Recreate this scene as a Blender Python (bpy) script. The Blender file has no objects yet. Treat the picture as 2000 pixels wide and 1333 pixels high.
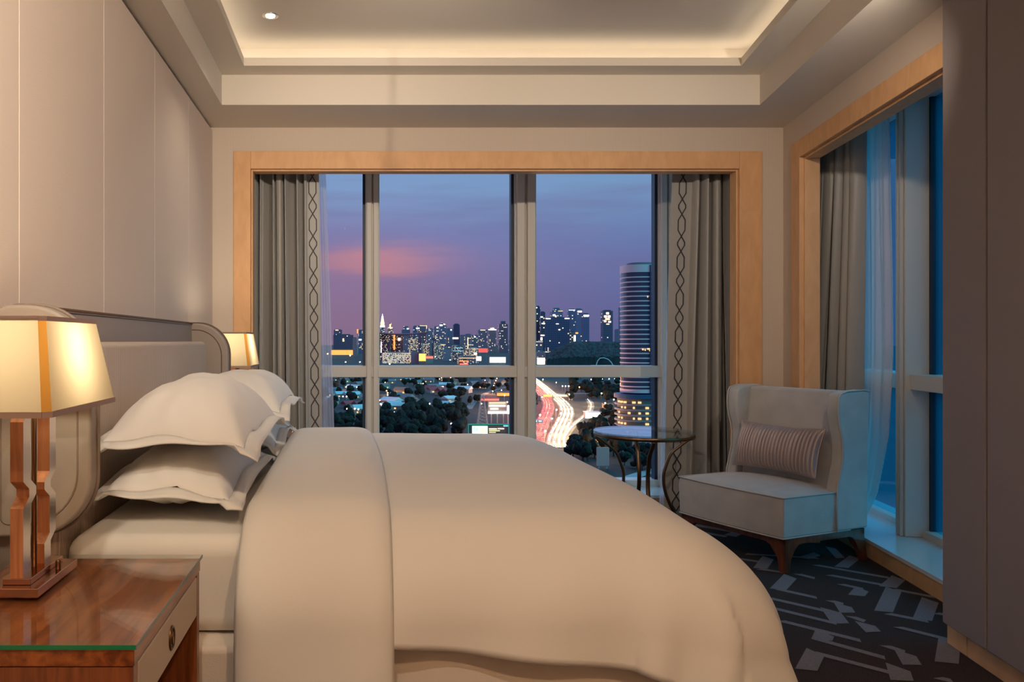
import bpy, bmesh, math, random
from mathutils import Vector, Matrix, noise
R = math.radians
SC = bpy.context.scene
COL = SC.collection
random.seed(7)

# ------------------------------------------------------------------ camera, sky, suns, exposure
EYE = 1.25
cam_d = bpy.data.cameras.new('camera'); cam = bpy.data.objects.new('camera', cam_d); COL.objects.link(cam)
cam.location = (0, 0, EYE); cam.rotation_euler = (R(90), 0, 0)
cam_d.sensor_width = 36; cam_d.lens = 1515 / 2000 * 36; cam_d.shift_x = 0.15
cam_d.clip_start = 0.02; cam_d.clip_end = 30000
SC.camera = cam
SC.view_settings.view_transform = 'Standard'; SC.view_settings.look = 'None'
SC.view_settings.exposure = 0.0; SC.view_settings.gamma = 1.0; SC.view_settings.use_curve_mapping = False
try:
    SC.cycles.max_bounces = 10; SC.cycles.transparent_max_bounces = 12
    SC.cycles.sample_clamp_indirect = 4.0
except Exception: pass

def new_nodes(tree):
    tree.nodes.clear(); N = tree.nodes; L = tree.links
    def n(t, **kw):
        x = N.new(t)
        for k, v in kw.items():
            if k.startswith('i_'):
                key = k[2:]; key = int(key) if key.isdigit() else key
                x.inputs[key].default_value = v
            else: setattr(x, k, v)
        return x
    return N, L, n

def ramp(n, stops, interp='LINEAR'):
    r = n('ShaderNodeValToRGB'); e = r.color_ramp.elements
    r.color_ramp.interpolation = interp
    while len(e) < len(stops): e.new(0.5)
    for el, (p, c) in zip(e, stops):
        el.position = p; el.color = (c[0], c[1], c[2], 1)
    return r

def make_world():
    w = bpy.data.worlds.new('dusk_sky'); SC.world = w; w.use_nodes = True
    N, L, n = new_nodes(w.node_tree)
    tc = n('ShaderNodeTexCoord'); sep = n('ShaderNodeSeparateXYZ'); L.new(tc.outputs['Generated'], sep.inputs[0])
    # elevation gradient (z of the view direction)
    rl = ramp(n, [(0.0, (.165,.118,.215)), (.03, (.190,.140,.265)), (.085, (.225,.175,.345)), (.135, (.19,.20,.41)), (.19, (.20,.32,.545)), (1.0, (.10,.19,.42))])
    rr = ramp(n, [(0.0, (.105,.115,.26)), (.05, (.115,.130,.30)), (.12, (.135,.18,.38)), (.19, (.17,.30,.51)), (.45, (.07,.19,.42)), (1.0, (.06,.15,.38))])
    L.new(sep.outputs['Z'], rl.inputs[0]); L.new(sep.outputs['Z'], rr.inputs[0])
    az = n('ShaderNodeMapRange', i_1=0.06, i_2=0.34); L.new(sep.outputs['X'], az.inputs[0])
    m = n('ShaderNodeMix', data_type='RGBA'); L.new(az.outputs[0], m.inputs[0]); L.new(rl.outputs[0], m.inputs[6]); L.new(rr.outputs[0], m.inputs[7])
    # towards the side window the sky is already deep blue
    az2 = n('ShaderNodeMapRange', i_1=.42, i_2=.55); L.new(sep.outputs['X'], az2.inputs[0])
    md = n('ShaderNodeMix', data_type='RGBA'); L.new(az2.outputs[0], md.inputs[0]); L.new(m.outputs[2], md.inputs[6]); md.inputs[7].default_value = (.004,.05,.125,1); m = md
    # streaky clouds
    mp = n('ShaderNodeMapping'); mp.inputs['Scale'].default_value = (3.5, 2.0, 34); mp.inputs['Location'].default_value = (1.3, .4, 2.1)
    L.new(tc.outputs['Generated'], mp.inputs[0])
    nz = n('ShaderNodeTexNoise'); nz.inputs['Scale'].default_value = 1.6; nz.inputs['Detail'].default_value = 5; L.new(mp.outputs[0], nz.inputs['Vector'])
    cl = n('ShaderNodeMapRange', i_1=.45, i_2=.75, i_3=0, i_4=.35); L.new(nz.outputs[0], cl.inputs[0])
    m2 = n('ShaderNodeMix', data_type='RGBA'); L.new(cl.outputs[0], m2.inputs[0]); L.new(m.outputs[2], m2.inputs[6]); m2.inputs[7].default_value = (.15,.125,.27,1)
    # the last pink of the sunset: a low bank of cloud towards the far left
    def bump(sock, c, wdt):
        a = n('ShaderNodeMath', operation='SUBTRACT'); L.new(sock, a.inputs[0]); a.inputs[1].default_value = c
        b = n('ShaderNodeMath', operation='DIVIDE'); L.new(a.outputs[0], b.inputs[0]); b.inputs[1].default_value = wdt
        q = n('ShaderNodeMath', operation='MULTIPLY'); L.new(b.outputs[0], q.inputs[0]); L.new(b.outputs[0], q.inputs[1])
        e = n('ShaderNodeMath', operation='MULTIPLY'); L.new(q.outputs[0], e.inputs[0]); e.inputs[1].default_value = -1
        x = n('ShaderNodeMath', operation='EXPONENT'); L.new(e.outputs[0], x.inputs[0]); return x.outputs[0]
    wob = n('ShaderNodeMath', operation='MULTIPLY_ADD'); L.new(nz.outputs[0], wob.inputs[0]); wob.inputs[1].default_value = .05; L.new(sep.outputs['Z'], wob.inputs[2])
    p1 = bump(wob.outputs[0], .127, .0125); p2 = bump(sep.outputs['X'], .015, .085)
    pm = n('ShaderNodeMath', operation='MULTIPLY'); L.new(p1, pm.inputs[0]); L.new(p2, pm.inputs[1])
    pm2 = n('ShaderNodeMath', operation='MULTIPLY'); L.new(pm.outputs[0], pm2.inputs[0]); pm2.inputs[1].default_value = .85
    m3 = n('ShaderNodeMix', data_type='RGBA'); L.new(pm2.outputs[0], m3.inputs[0]); L.new(m2.outputs[2], m3.inputs[6]); m3.inputs[7].default_value = (.56,.24,.27,1)
    # warm haze glow of the city on the lower left
    g1 = bump(sep.outputs['Z'], .03, .10); g2 = bump(sep.outputs['X'], -.02, .10)
    gm = n('ShaderNodeMath', operation='MULTIPLY'); L.new(g1, gm.inputs[0]); L.new(g2, gm.inputs[1])
    gm2 = n('ShaderNodeMath', operation='MULTIPLY'); L.new(gm.outputs[0], gm2.inputs[0]); gm2.inputs[1].default_value = .45
    m4 = n('ShaderNodeMix', data_type='RGBA'); L.new(gm2.outputs[0], m4.inputs[0]); L.new(m3.outputs[2], m4.inputs[6]); m4.inputs[7].default_value = (.30,.16,.24,1)
    bg = n('ShaderNodeBackground'); L.new(m4.outputs[2], bg.inputs[0]); bg.inputs[1].default_value = 1.08
    out = n('ShaderNodeOutputWorld'); L.new(bg.outputs[0], out.inputs[0])
make_world()

def sun(name, direction, color, energy, angle):
    d = bpy.data.lights.new(name, 'SUN'); d.color = color; d.energy = energy; d.angle = R(angle)
    o = bpy.data.objects.new(name, d); COL.objects.link(o)
    o.rotation_euler = Vector(direction).to_track_quat('-Z', 'Y').to_euler(); return o
# the blue half of the dusk sky, beyond the side window
sun('blue_dusk_sky', (-.90, .20, -.42), (.012, .62, .72), 3.9, 70)
# the paler sky above the city, beyond the back window
sun('pale_dusk_sky', (.05, -1.0, -.42), (.36, .60, 1.0), 1.7, 130)

# ------------------------------------------------------------------ helpers
def at(u, v, Y): return Vector(((u - 700) / 1515 * Y, Y, EYE - (v - 667) / 1515 * Y))

def obj(name, bm, mat=None, parent=None, smooth=False, world=True):
    me = bpy.data.meshes.new(name)
    if parent is not None and world:
        bm.transform(Matrix.Translation(-Vector(parent['_base'])))
    bmesh.ops.recalc_face_normals(bm, faces=bm.faces)
    bm.to_mesh(me); bm.free()
    if smooth:
        for p in me.polygons: p.use_smooth = True
    o = bpy.data.objects.new(name, me); COL.objects.link(o)
    if mat is not None:
        for mm in (mat if isinstance(mat, (list, tuple)) else [mat]): me.materials.append(mm)
    if parent is not None:
        o.parent = parent; o['_base'] = tuple(parent['_base'])
    else: o['_base'] = (0, 0, 0)
    return o

def thing(name, label, cat, loc=(0, 0, 0), rotz=0, group=None):
    o = bpy.data.objects.new(name, None); COL.objects.link(o); o.empty_display_size = .1
    o.location = loc; o.rotation_euler = (0, 0, rotz); o['_base'] = tuple(loc)
    o['label'] = label; o['category'] = cat
    if group: o['group'] = group
    return o

def tag(o, label, cat, group=None, kind=None):
    o['label'] = label; o['category'] = cat
    if group: o['group'] = group
    if kind: o['kind'] = kind
    return o

def struct(name, bm, mat, parent=None, smooth=False):
    o = obj(name, bm, mat, parent, smooth)
    if parent is None: o['kind'] = 'structure'
    return o

def dup(root, loc, label=None, rotz=None, group=None, scale=None):
    r = root.copy(); COL.objects.link(r); r.location = loc
    if rotz is not None: r.rotation_euler = (0, 0, rotz)
    if scale is not None: r.scale = scale
    if label: r['label'] = label
    if group: r['group'] = group
    for ch in list(root.children):
        c = ch.copy(); COL.objects.link(c); c.parent = r
        for g in list(ch.children):
            d = g.copy(); COL.objects.link(d); d.parent = c
    return r

def bevel(o, w, seg=2, ang=30):
    m = o.modifiers.new('bevel', 'BEVEL'); m.width = w; m.segments = seg; m.limit_method = 'ANGLE'; m.angle_limit = R(ang)
    for p in o.data.polygons: p.use_smooth = True
    m.harden_normals = True
    return o

def subsurf(o, lv=2):
    m = o.modifiers.new('subsurf', 'SUBSURF'); m.levels = lv; m.render_levels = lv
    for p in o.data.polygons: p.use_smooth = True
    return o

def box(bm, x0, x1, y0, y1, z0, z1, mi=0):
    vs = [bm.verts.new(p) for p in ((x0,y0,z0),(x1,y0,z0),(x1,y1,z0),(x0,y1,z0),(x0,y0,z1),(x1,y0,z1),(x1,y1,z1),(x0,y1,z1))]
    for f in ((3,2,1,0),(4,5,6,7),(0,1,5,4),(1,2,6,5),(2,3,7,6),(3,0,4,7)):
        bm.faces.new([vs[i] for i in f]).material_index = mi
    return vs

def prism(bm, pts, vec, mi=0):
    a = [bm.verts.new(p) for p in pts]; b = [bm.verts.new(Vector(p) + Vector(vec)) for p in pts]
    k = len(pts)
    bm.faces.new(a[::-1]).material_index = mi; bm.faces.new(b).material_index = mi
    for i in range(k):
        bm.faces.new((a[i], a[(i+1) % k], b[(i+1) % k], b[i])).material_index = mi

def tube(bm, pts, r, n=10, cap=True, closed=False, rx=None):
    pts = [Vector(p) for p in pts]; k = len(pts); rings = []; prev = None
    rs = r if isinstance(r, (list, tuple)) else [r] * k
    for i, p in enumerate(pts):
        if closed: t = pts[(i+1) % k] - pts[i-1]
        else: t = pts[min(i+1, k-1)] - pts[max(i-1, 0)]
        t.normalize()
        if prev is None:
            up = Vector((0,0,1)) if abs(t.z) < .9 else Vector((1,0,0))
        else: up = prev
        s = t.cross(up).normalized(); up2 = s.cross(t).normalized(); prev = up2
        a = rs[i]; b = a if rx is None else rx
        rings.append([bm.verts.new(p + s * (a * math.cos(2*math.pi*j/n)) + up2 * (b * math.sin(2*math.pi*j/n))) for j in range(n)])
    m = k if closed else k - 1
    for i in range(m):
        A, B = rings[i], rings[(i+1) % k]
        for j in range(n): bm.faces.new((A[j], A[(j+1) % n], B[(j+1) % n], B[j]))
    if cap and not closed:
        bm.faces.new(rings[0][::-1]); bm.faces.new(rings[-1])

def lathe(bm, prof, n=48, c=(0,0,0)):
    rings = []
    for r, z in prof:
        rings.append([bm.verts.new((c[0] + r*math.cos(2*math.pi*j/n), c[1] + r*math.sin(2*math.pi*j/n), c[2] + z)) for j in range(n)])
    for A, B in zip(rings, rings[1:]):
        for j in range(n): bm.faces.new((A[j], A[(j+1) % n], B[(j+1) % n], B[j]))
    bm.faces.new(rings[0][::-1]); bm.faces.new(rings[-1])

def grid(bm, f, nu, nv, close_u=False):
    V = [[bm.verts.new(f(i / nu, j / nv)) for j in range(nv + 1)] for i in range(nu + 1)]
    for i in range(nu):
        for j in range(nv): bm.faces.new((V[i][j], V[i+1][j], V[i+1][j+1], V[i][j+1]))
    return V

def bm_(): return bmesh.new()

def rrect(x0, x1, z0, z1, radii, n=8):
    # rounded rectangle outline in (x, z): radii for (x0,z0),(x1,z0),(x1,z1),(x0,z1)
    pts = []
    cs = [((x0, z0), (1, 1), 180), ((x1, z0), (-1, 1), 270), ((x1, z1), (-1, -1), 0), ((x0, z1), (1, -1), 90)]
    for (cx, cz), (sx, sz), a0 in cs:
        r = radii[cs.index(((cx, cz), (sx, sz), a0))]
        if r <= 0: pts.append((cx, cz)); continue
        ox, oz = cx + sx * r, cz + sz * r
        for i in range(n + 1):
            a = R(a0 + 90 * i / n); pts.append((ox + r * math.cos(a), oz + r * math.sin(a)))
    return pts

# ------------------------------------------------------------------ materials
def mat_p(name, col, rough=.5, metal=0, spec=.5, sheen=0, bump=None, noise_amt=0, noise_scale=8, coat=0, emis=None, estr=0):
    m = bpy.data.materials.new(name); m.use_nodes = True
    N, L, n = new_nodes(m.node_tree)
    b = n('ShaderNodeBsdfPrincipled'); out = n('ShaderNodeOutputMaterial'); L.new(b.outputs[0], out.inputs[0])
    b.inputs['Base Color'].default_value = (*col, 1); b.inputs['Roughness'].default_value = rough
    b.inputs['Metallic'].default_value = metal; b.inputs['Specular IOR Level'].default_value = spec
    b.inputs['Sheen Weight'].default_value = sheen; b.inputs['Coat Weight'].default_value = coat
    if emis:
        b.inputs['Emission Color'].default_value = (*emis, 1); b.inputs['Emission Strength'].default_value = estr
    if noise_amt or bump:
        tc = n('ShaderNodeTexCoord')
    if noise_amt:
        z = n('ShaderNodeTexNoise'); z.inputs['Scale'].default_value = noise_scale; z.inputs['Detail'].default_value = 6
        L.new(tc.outputs['Object'], z.inputs['Vector'])
        r = ramp(n, [(.3, [c * (1 - noise_amt) for c in col]), (.7, [min(1, c * (1 + noise_amt)) for c in col])])
        L.new(z.outputs[0], r.inputs[0]); L.new(r.outputs[0], b.inputs['Base Color'])
    if bump:
        sc, st = bump
        z2 = n('ShaderNodeTexNoise'); z2.inputs['Scale'].default_value = sc; z2.inputs['Detail'].default_value = 3
        L.new(tc.outputs['Object'], z2.inputs['Vector'])
        bp = n('ShaderNodeBump'); bp.inputs['Strength'].default_value = st; bp.inputs['Distance'].default_value = .004
        L.new(z2.outputs[0], bp.inputs['Height']); L.new(bp.outputs[0], b.inputs['Normal'])
    return m

def mat_emit(name, col, strength, sample=False):
    m = bpy.data.materials.new(name); m.use_nodes = True
    N, L, n = new_nodes(m.node_tree)
    e = n('ShaderNodeEmission'); e.inputs[0].default_value = (*col, 1); e.inputs[1].default_value = strength
    out = n('ShaderNodeOutputMaterial'); L.new(e.outputs[0], out.inputs[0])
    if not sample:
        try: m.cycles.emission_sampling = 'NONE'
        except Exception: pass
    return m

def mat_wood(name, c1, c2, scale=(1, 1, 1), rough=.35, coat=.3, grain=9):
    m = bpy.data.materials.new(name); m.use_nodes = True
    N, L, n = new_nodes(m.node_tree)
    b = n('ShaderNodeBsdfPrincipled'); out = n('ShaderNodeOutputMaterial'); L.new(b.outputs[0], out.inputs[0])
    b.inputs['Roughness'].default_value = rough; b.inputs['Coat Weight'].default_value = coat; b.inputs['Coat Roughness'].default_value = .12
    tc = n('ShaderNodeTexCoord'); mp = n('ShaderNodeMapping'); mp.inputs['Scale'].default_value = scale
    L.new(tc.outputs['Object'], mp.inputs[0])
    z = n('ShaderNodeTexNoise'); z.inputs['Scale'].default_value = grain; z.inputs['Detail'].default_value = 8; z.inputs['Distortion'].default_value = .6
    L.new(mp.outputs[0], z.inputs['Vector'])
    r = ramp(n, [(.32, c1), (.5, [(a + d) / 2 for a, d in zip(c1, c2)]), (.68, c2)]); L.new(z.outputs[0], r.inputs[0]); L.new(r.outputs[0], b.inputs['Base Color'])
    return m

def mat_wave(name, c1, c2, axis, scale, rough=.8, bump=.2, sheen=0, spec=.3):
    """fine ribbing across one object axis"""
    m = bpy.data.materials.new(name); m.use_nodes = True
    N, L, n = new_nodes(m.node_tree)
    b = n('ShaderNodeBsdfPrincipled'); out = n('ShaderNodeOutputMaterial'); L.new(b.outputs[0], out.inputs[0])
    b.inputs['Roughness'].default_value = rough; b.inputs['Sheen Weight'].default_value = sheen; b.inputs['Specular IOR Level'].default_value = spec
    tc = n('ShaderNodeTexCoord'); w = n('ShaderNodeTexWave', wave_type='BANDS', bands_direction=axis)
    w.inputs['Scale'].default_value = scale; w.inputs['Distortion'].default_value = .3; w.inputs['Detail'].default_value = 1
    L.new(tc.outputs['Object'], w.inputs['Vector'])
    r = ramp(n, [(.1, c1), (.9, c2)]); L.new(w.outputs[0], r.inputs[0]); L.new(r.outputs[0], b.inputs['Base Color'])
    if bump:
        bp = n('ShaderNodeBump'); bp.inputs['Strength'].default_value = bump; bp.inputs['Distance'].default_value = .003
        L.new(w.outputs[0], bp.inputs['Height']); L.new(bp.outputs[0], b.inputs['Normal'])
    return m

def mat_sheer(name, col, transp, front=.5):
    m = bpy.data.materials.new(name); m.use_nodes = True
    N, L, n = new_nodes(m.node_tree)
    t = n('ShaderNodeBsdfTransparent'); tr = n('ShaderNodeBsdfTranslucent'); d = n('ShaderNodeBsdfDiffuse')
    tr.inputs[0].default_value = (*col, 1); d.inputs[0].default_value = (*col, 1)
    mx = n('ShaderNodeMixShader'); mx.inputs[0].default_value = front; L.new(tr.outputs[0], mx.inputs[1]); L.new(d.outputs[0], mx.inputs[2])
    m2 = n('ShaderNodeMixShader'); m2.inputs[0].default_value = transp; L.new(mx.outputs[0], m2.inputs[1]); L.new(t.outputs[0], m2.inputs[2])
    out = n('ShaderNodeOutputMaterial'); L.new(m2.outputs[0], out.inputs[0]); return m

def mat_shade(name, col, tcol, mix=.6):
    m = bpy.data.materials.new(name); m.use_nodes = True
    N, L, n = new_nodes(m.node_tree)
    tr = n('ShaderNodeBsdfTranslucent'); d = n('ShaderNodeBsdfDiffuse'); tr.inputs[0].default_value = (*tcol, 1); d.inputs[0].default_value = (*col, 1)
    mx = n('ShaderNodeMixShader'); mx.inputs[0].default_value = mix; L.new(d.outputs[0], mx.inputs[1]); L.new(tr.outputs[0], mx.inputs[2])
    out = n('ShaderNodeOutputMaterial'); L.new(mx.outputs[0], out.inputs[0]); return m

def mat_glass(name, tint, refl=.07, body=None, body_mix=0):
    m = bpy.data.materials.new(name); m.use_nodes = True
    N, L, n = new_nodes(m.node_tree)
    t = n('ShaderNodeBsdfTransparent'); t.inputs[0].default_value = (*tint, 1)
    g = n('ShaderNodeBsdfGlossy'); g.inputs['Roughness'].default_value = .02
    lw = n('ShaderNodeLayerWeight'); lw.inputs[0].default_value = .5
    pw = n('ShaderNodeMath', operation='POWER'); L.new(lw.outputs['Facing'], pw.inputs[0]); pw.inputs[1].default_value = 5
    sc = n('ShaderNodeMath', operation='MULTIPLY_ADD'); L.new(pw.outputs[0], sc.inputs[0]); sc.inputs[1].default_value = .7; sc.inputs[2].default_value = refl
    src = t.outputs[0]
    if body:
        tr = n('ShaderNodeBsdfTranslucent'); tr.inputs[0].default_value = (*body, 1)
        mb = n('ShaderNodeMixShader'); mb.inputs[0].default_value = body_mix; L.new(t.outputs[0], mb.inputs[1]); L.new(tr.outputs[0], mb.inputs[2]); src = mb.outputs[0]
    mx = n('ShaderNodeMixShader'); L.new(sc.outputs[0], mx.inputs[0]); L.new(src, mx.inputs[1]); L.new(g.outputs[0], mx.inputs[2])
    out = n('ShaderNodeOutputMaterial'); L.new(mx.outputs[0], out.inputs[0]); return m

def mat_facade():
    """object colour = cladding plus distance haze, object alpha = share of lit windows; cells of the object's own metres"""
    res = {}
    for nm, cw, ch in (('fine', 3.4, 3.6), ('coarse', 9.0, 9.0)):
        m = bpy.data.materials.new('facade_' + nm); m.use_nodes = True
        N, L, n = new_nodes(m.node_tree)
        tc = n('ShaderNodeTexCoord'); oi = n('ShaderNodeObjectInfo'); sp = n('ShaderNodeSeparateXYZ'); L.new(tc.outputs['Object'], sp.inputs[0])
        def mth(op, a, b=None, c=None):
            x = n('ShaderNodeMath', operation=op)
            for i, s in enumerate((a, b, c)):
                if s is None: continue
                if isinstance(s, (int, float)): x.inputs[i].default_value = s
                else: L.new(s, x.inputs[i])
            return x.outputs[0]
        h = mth('DIVIDE', mth('ADD', sp.outputs['X'], mth('MULTIPLY', sp.outputs['Y'], 1.0)), cw)
        v = mth('DIVIDE', sp.outputs['Z'], ch)
        fh, fv = mth('FLOOR', h), mth('FLOOR', v)
        cb = n('ShaderNodeCombineXYZ'); L.new(fh, cb.inputs[0]); L.new(fv, cb.inputs[1]); L.new(mth('MULTIPLY', oi.outputs['Random'], 91.7), cb.inputs[2])
        wn = n('ShaderNodeTexWhiteNoise', noise_dimensions='3D'); L.new(cb.outputs[0], wn.inputs['Vector'])
        lit = mth('LESS_THAN', wn.outputs['Value'], oi.outputs['Alpha'])
        gh, gv = mth('FRACT', h), mth('FRACT', v)
        win = mth('MULTIPLY', mth('MULTIPLY', mth('GREATER_THAN', gh, .18), mth('LESS_THAN', gh, .82)), mth('MULTIPLY', mth('GREATER_THAN', gv, .22), mth('LESS_THAN', gv, .78)))
        mask = mth('MULTIPLY', lit, win)
        cr = ramp(n, [(0, (1, .62, .28)), (.5, (1, .80, .5)), (.8, (.95, .95, .9)), (1, (.7, .9, 1))]); L.new(wn.outputs['Color'], cr.inputs[0])
        dark = n('ShaderNodeMix', data_type='RGBA', blend_type='MULTIPLY'); dark.inputs[0].default_value = 1
        L.new(oi.outputs['Color'], dark.inputs[6])
        wr = ramp(n, [(0, (1, 1, 1)), (1, (.42, .5, .6))]); L.new(win, wr.inputs[0]); L.new(wr.outputs[0], dark.inputs[7])
        b = n('ShaderNodeBsdfPrincipled'); L.new(dark.outputs[2], b.inputs['Base Color']); b.inputs['Roughness'].default_value = .5
        L.new(cr.outputs[0], b.inputs['Emission Color']); L.new(mth('MULTIPLY', mask, 1.5), b.inputs['Emission Strength'])
        out = n('ShaderNodeOutputMaterial'); L.new(b.outputs[0], out.inputs[0])
        try: m.cycles.emission_sampling = 'NONE'
        except Exception: pass
        res[nm] = m
    return res

M = {}
M['wall_fabric'] = mat_p('wall_fabric', (.69,.57,.485), .85, bump=(260, .25), spec=.2)
M['wall_gap'] = mat_p('wall_gap', (.16,.08,.045), .8)
M['wallpaper'] = mat_wave('wallpaper', (.59,.49,.405), (.63,.53,.435), 'X', 34, bump=.08)
M['wallpaper_side'] = mat_wave('wallpaper_side', (.59,.49,.405), (.63,.53,.435), 'Y', 34, bump=.08)
M['ceiling'] = mat_p('ceiling', (.72,.65,.56), .9, spec=.2)
M['maple'] = mat_wood('maple', (.66,.36,.165), (.75,.43,.21), (3, 3, 1), .55, .0, 6)
M['white_frame'] = mat_p('white_frame', (.72,.66,.58), .45)
M['gasket'] = mat_p('gasket', (.015,.03,.06), .5)
M['sill'] = mat_p('sill_stone', (.75,.74,.72), .22, spec=.5)
M['panel_grey'] = mat_p('panel_grey', (.26,.22,.215), .8, bump=(200, .2), spec=.2)
M['glass'] = mat_glass('clear_glass', (.985,.99,.995), .008)
M['glass_blue'] = mat_glass('blue_tinted_glass', (.30,.78,.92), .015, (.002,.14,.26), .25)
M['linen'] = mat_p('white_linen', (.84,.81,.765), .8, sheen=.15, bump=(500, .12), spec=.25)
M['linen_cool'] = mat_p('white_pillow_linen', (.83,.80,.76), .8, sheen=.15, bump=(500, .12), spec=.25)
M['base_fabric'] = mat_p('bed_base_fabric', (.78,.70,.62), .85, bump=(300, .2))
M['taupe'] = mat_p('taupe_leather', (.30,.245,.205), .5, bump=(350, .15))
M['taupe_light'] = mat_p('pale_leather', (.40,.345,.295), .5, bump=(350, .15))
M['ribbed'] = mat_wave('ribbed_fabric', (.40,.31,.25), (.60,.48,.39), 'Y', 30, rough=.6, bump=.6, sheen=.1)
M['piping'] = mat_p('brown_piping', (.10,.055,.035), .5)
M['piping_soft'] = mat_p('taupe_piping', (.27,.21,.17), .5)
M['walnut'] = mat_wood('walnut', (.15,.032,.007), (.40,.12,.028), (9, 1.0, 9), .3, .4, 5)
M['walnut_v'] = mat_wood('walnut_vertical', (.15,.042,.014), (.32,.10,.033), (14, 14, .9), .35, .3, 5)
M['lamp_wood'] = mat_wood('lamp_wood', (.36,.13,.05), (.55,.23,.10), (16, 16, 1.2), .3, .4, 5)
M['drawer'] = mat_p('cream_drawer', (.58,.47,.37), .55)
M['bronze'] = mat_p('bronze', (.20,.11,.06), .32, metal=1)
M['copper'] = mat_p('polished_copper', (.62,.36,.25), .18, metal=1)
M['mirror'] = mat_p('brushed_steel', (.62,.55,.50), .22, metal=1)
M['shade'] = mat_shade('parchment_shade', (.80,.72,.58), (.50,.405,.27), .80)
M['shade_corner'] = mat_shade('amber_corner', (.55,.28,.08), (.42,.19,.035), .7)
M['shade_trim'] = mat_p('shade_trim', (.36,.24,.20), .7)
M['glass_top'] = mat_glass('glass_top', (.97,.985,.975), .03)
M['table_glass'] = mat_glass('table_glass', (.9,.95,.94), .06)
M['glass_edge'] = mat_p('green_glass_edge', (.01,.22,.09), .15, spec=.6)
M['glass_edge_grey'] = mat_p('grey_glass_edge', (.14,.17,.17), .2, spec=.6)
M['curtain'] = mat_p('silk_curtain', (.345,.325,.30), .42, sheen=.35, bump=(120, .1))
M['curtain_border'] = mat_p('curtain_border', (.46,.43,.385), .6, sheen=.2)
M['embroidery'] = mat_p('black_embroidery', (.03,.025,.03), .6)
M['sheer'] = mat_sheer('sheer_voile', (.80,.79,.86), .50)
M['sheer_side'] = mat_sheer('sheer_voile_side', (.86,.84,.84), .28, .72)
M['velvet'] = mat_p('grey_velvet', (.44,.42,.40), .75, sheen=.5, noise_amt=.10, noise_scale=9, bump=(220, .15))
M['chair_piping'] = mat_p('chair_piping', (.52,.48,.44), .6)
M['chair_wood'] = mat_wood('chair_wood', (.07,.02,.008), (.17,.05,.02), (6, 6, 1), .3, .4, 6)
M['satin'] = mat_p('silver_satin', (.40,.315,.295), .36, metal=.35, sheen=.1, spec=.6)
M['led'] = mat_emit('led_strip', (1.0, .88, .70), 5.2, True)
M['downlight'] = mat_emit('downlight_lens', (1.0, .90, .72), 9.0, True)
M['chrome'] = mat_p('chrome_trim', (.8,.78,.74), .25, metal=1)
M['carpet_pale'] = mat_p('carpet_pale', (.215,.21,.235), .95, bump=(400, .6), noise_amt=.12, noise_scale=120, spec=.1)
M['carpet_dark'] = mat_p('carpet_dark', (.055,.044,.042), .95, bump=(400, .8), noise_amt=.55, noise_scale=260, spec=.1)

# ------------------------------------------------------------------ the room shell
D = 5.14; XL = -.966; XC = 2.815; K = .19
NRM = Vector((.9824, -.1867)); 
def W(t, o=0.0): return (XC - K * (D - t) + NRM.x * o, t + NRM.y * o)    # point on the slanting side wall: t along, o outwards
def wbox(bm, t0, t1, o0, o1, z0, z1, mi=0):
    c = [W(t0, o0), W(t0, o1), W(t1, o1), W(t1, o0)]
    prism(bm, [(x, y, z0) for x, y in c], (0, 0, z1 - z0), mi)
ZC, ZT, ZTOP = 2.665, 2.845, 2.99
ZO, ZF = 2.39, 2.505          # top of the window opening, top of its frame
YB = -1.5

# floor with the woven maze pattern
bm = bm_()
bm.faces.new([bm.verts.new(p) for p in ((-1.15, -1.7, 0), (3.9, -1.7, 0), (3.9, 6.4, 0), (-1.15, 6.4, 0))])
def floor_pt(u, v):
    Y = EYE * 1515 / (v - 667); return Vector(((u - 700) / 1515 * Y, Y, 0))
def crop7(x, y): return floor_pt(1440 + x / 3.571, 1000 + y / 3.571)
strokes = [((545,375),(1060,465),.045), ((640,445),(1100,530),.045), ((820,320),(725,392),.075), ((1125,465),(1050,530),.085),
    ((1090,545),(1020,700),.085), ((1090,545),(1400,605),.045), ((1050,715),(1330,770),.045), ((1345,620),(1290,760),.085), ((1385,712),(1520,735),.045),
    ((0,330),(230,365),.045), ((215,325),(160,400),.08), ((370,455),(285,545),.085), ((285,545),(555,605),.045), ((215,605),(680,712),.045), ((220,670),(690,785),.045), ((650,690),(720,785),.09),
    ((300,765),(860,905),.045), ((610,850),(590,900),.09), ((560,895),(1030,1025),.045), ((720,510),(880,545),.045), ((870,545),(830,590),.08),
    ((645,625),(740,650),.045), ((735,655),(770,710),.08), ((790,735),(890,770),.045), ((890,785),(950,845),.08),
    ((1120,810),(1500,905),.045), ((1030,940),(1170,985),.045), ((1170,990),(1220,1075),.08), ((520,985),(1110,1140),.045), ((545,985),(480,1110),.085),
    ((1480,900),(1460,1060),.09), ((1120,1090),(1150,1185),.09), ((1400,1165),(1500,1189),.045), ((420,440),(540,470),.045), ((150,405),(330,430),.045),
    ((60,300),(560,330),.04), ((560,300),(460,330),.07), ((650,255),(720,330),.06)]
mi_n = 0; drawn = []
for (a, b, wd) in strokes:
    wd *= .82; p, q = crop7(*a), crop7(*b); drawn += [p, q, (p + q) / 2]; dr = (q - p).normalized(); s = Vector((-dr.y, dr.x, 0)) * wd / 2
    sk = dr * wd * .35
    z = Vector((0, 0, .0012 + .00005 * mi_n)); mi_n += 1
    f = bm.faces.new([bm.verts.new(x + z) for x in (p + s + sk, p - s - sk, q - s + sk * .6, q + s - sk * .6)]); f.material_index = 1
rnd = random.Random(3)
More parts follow.
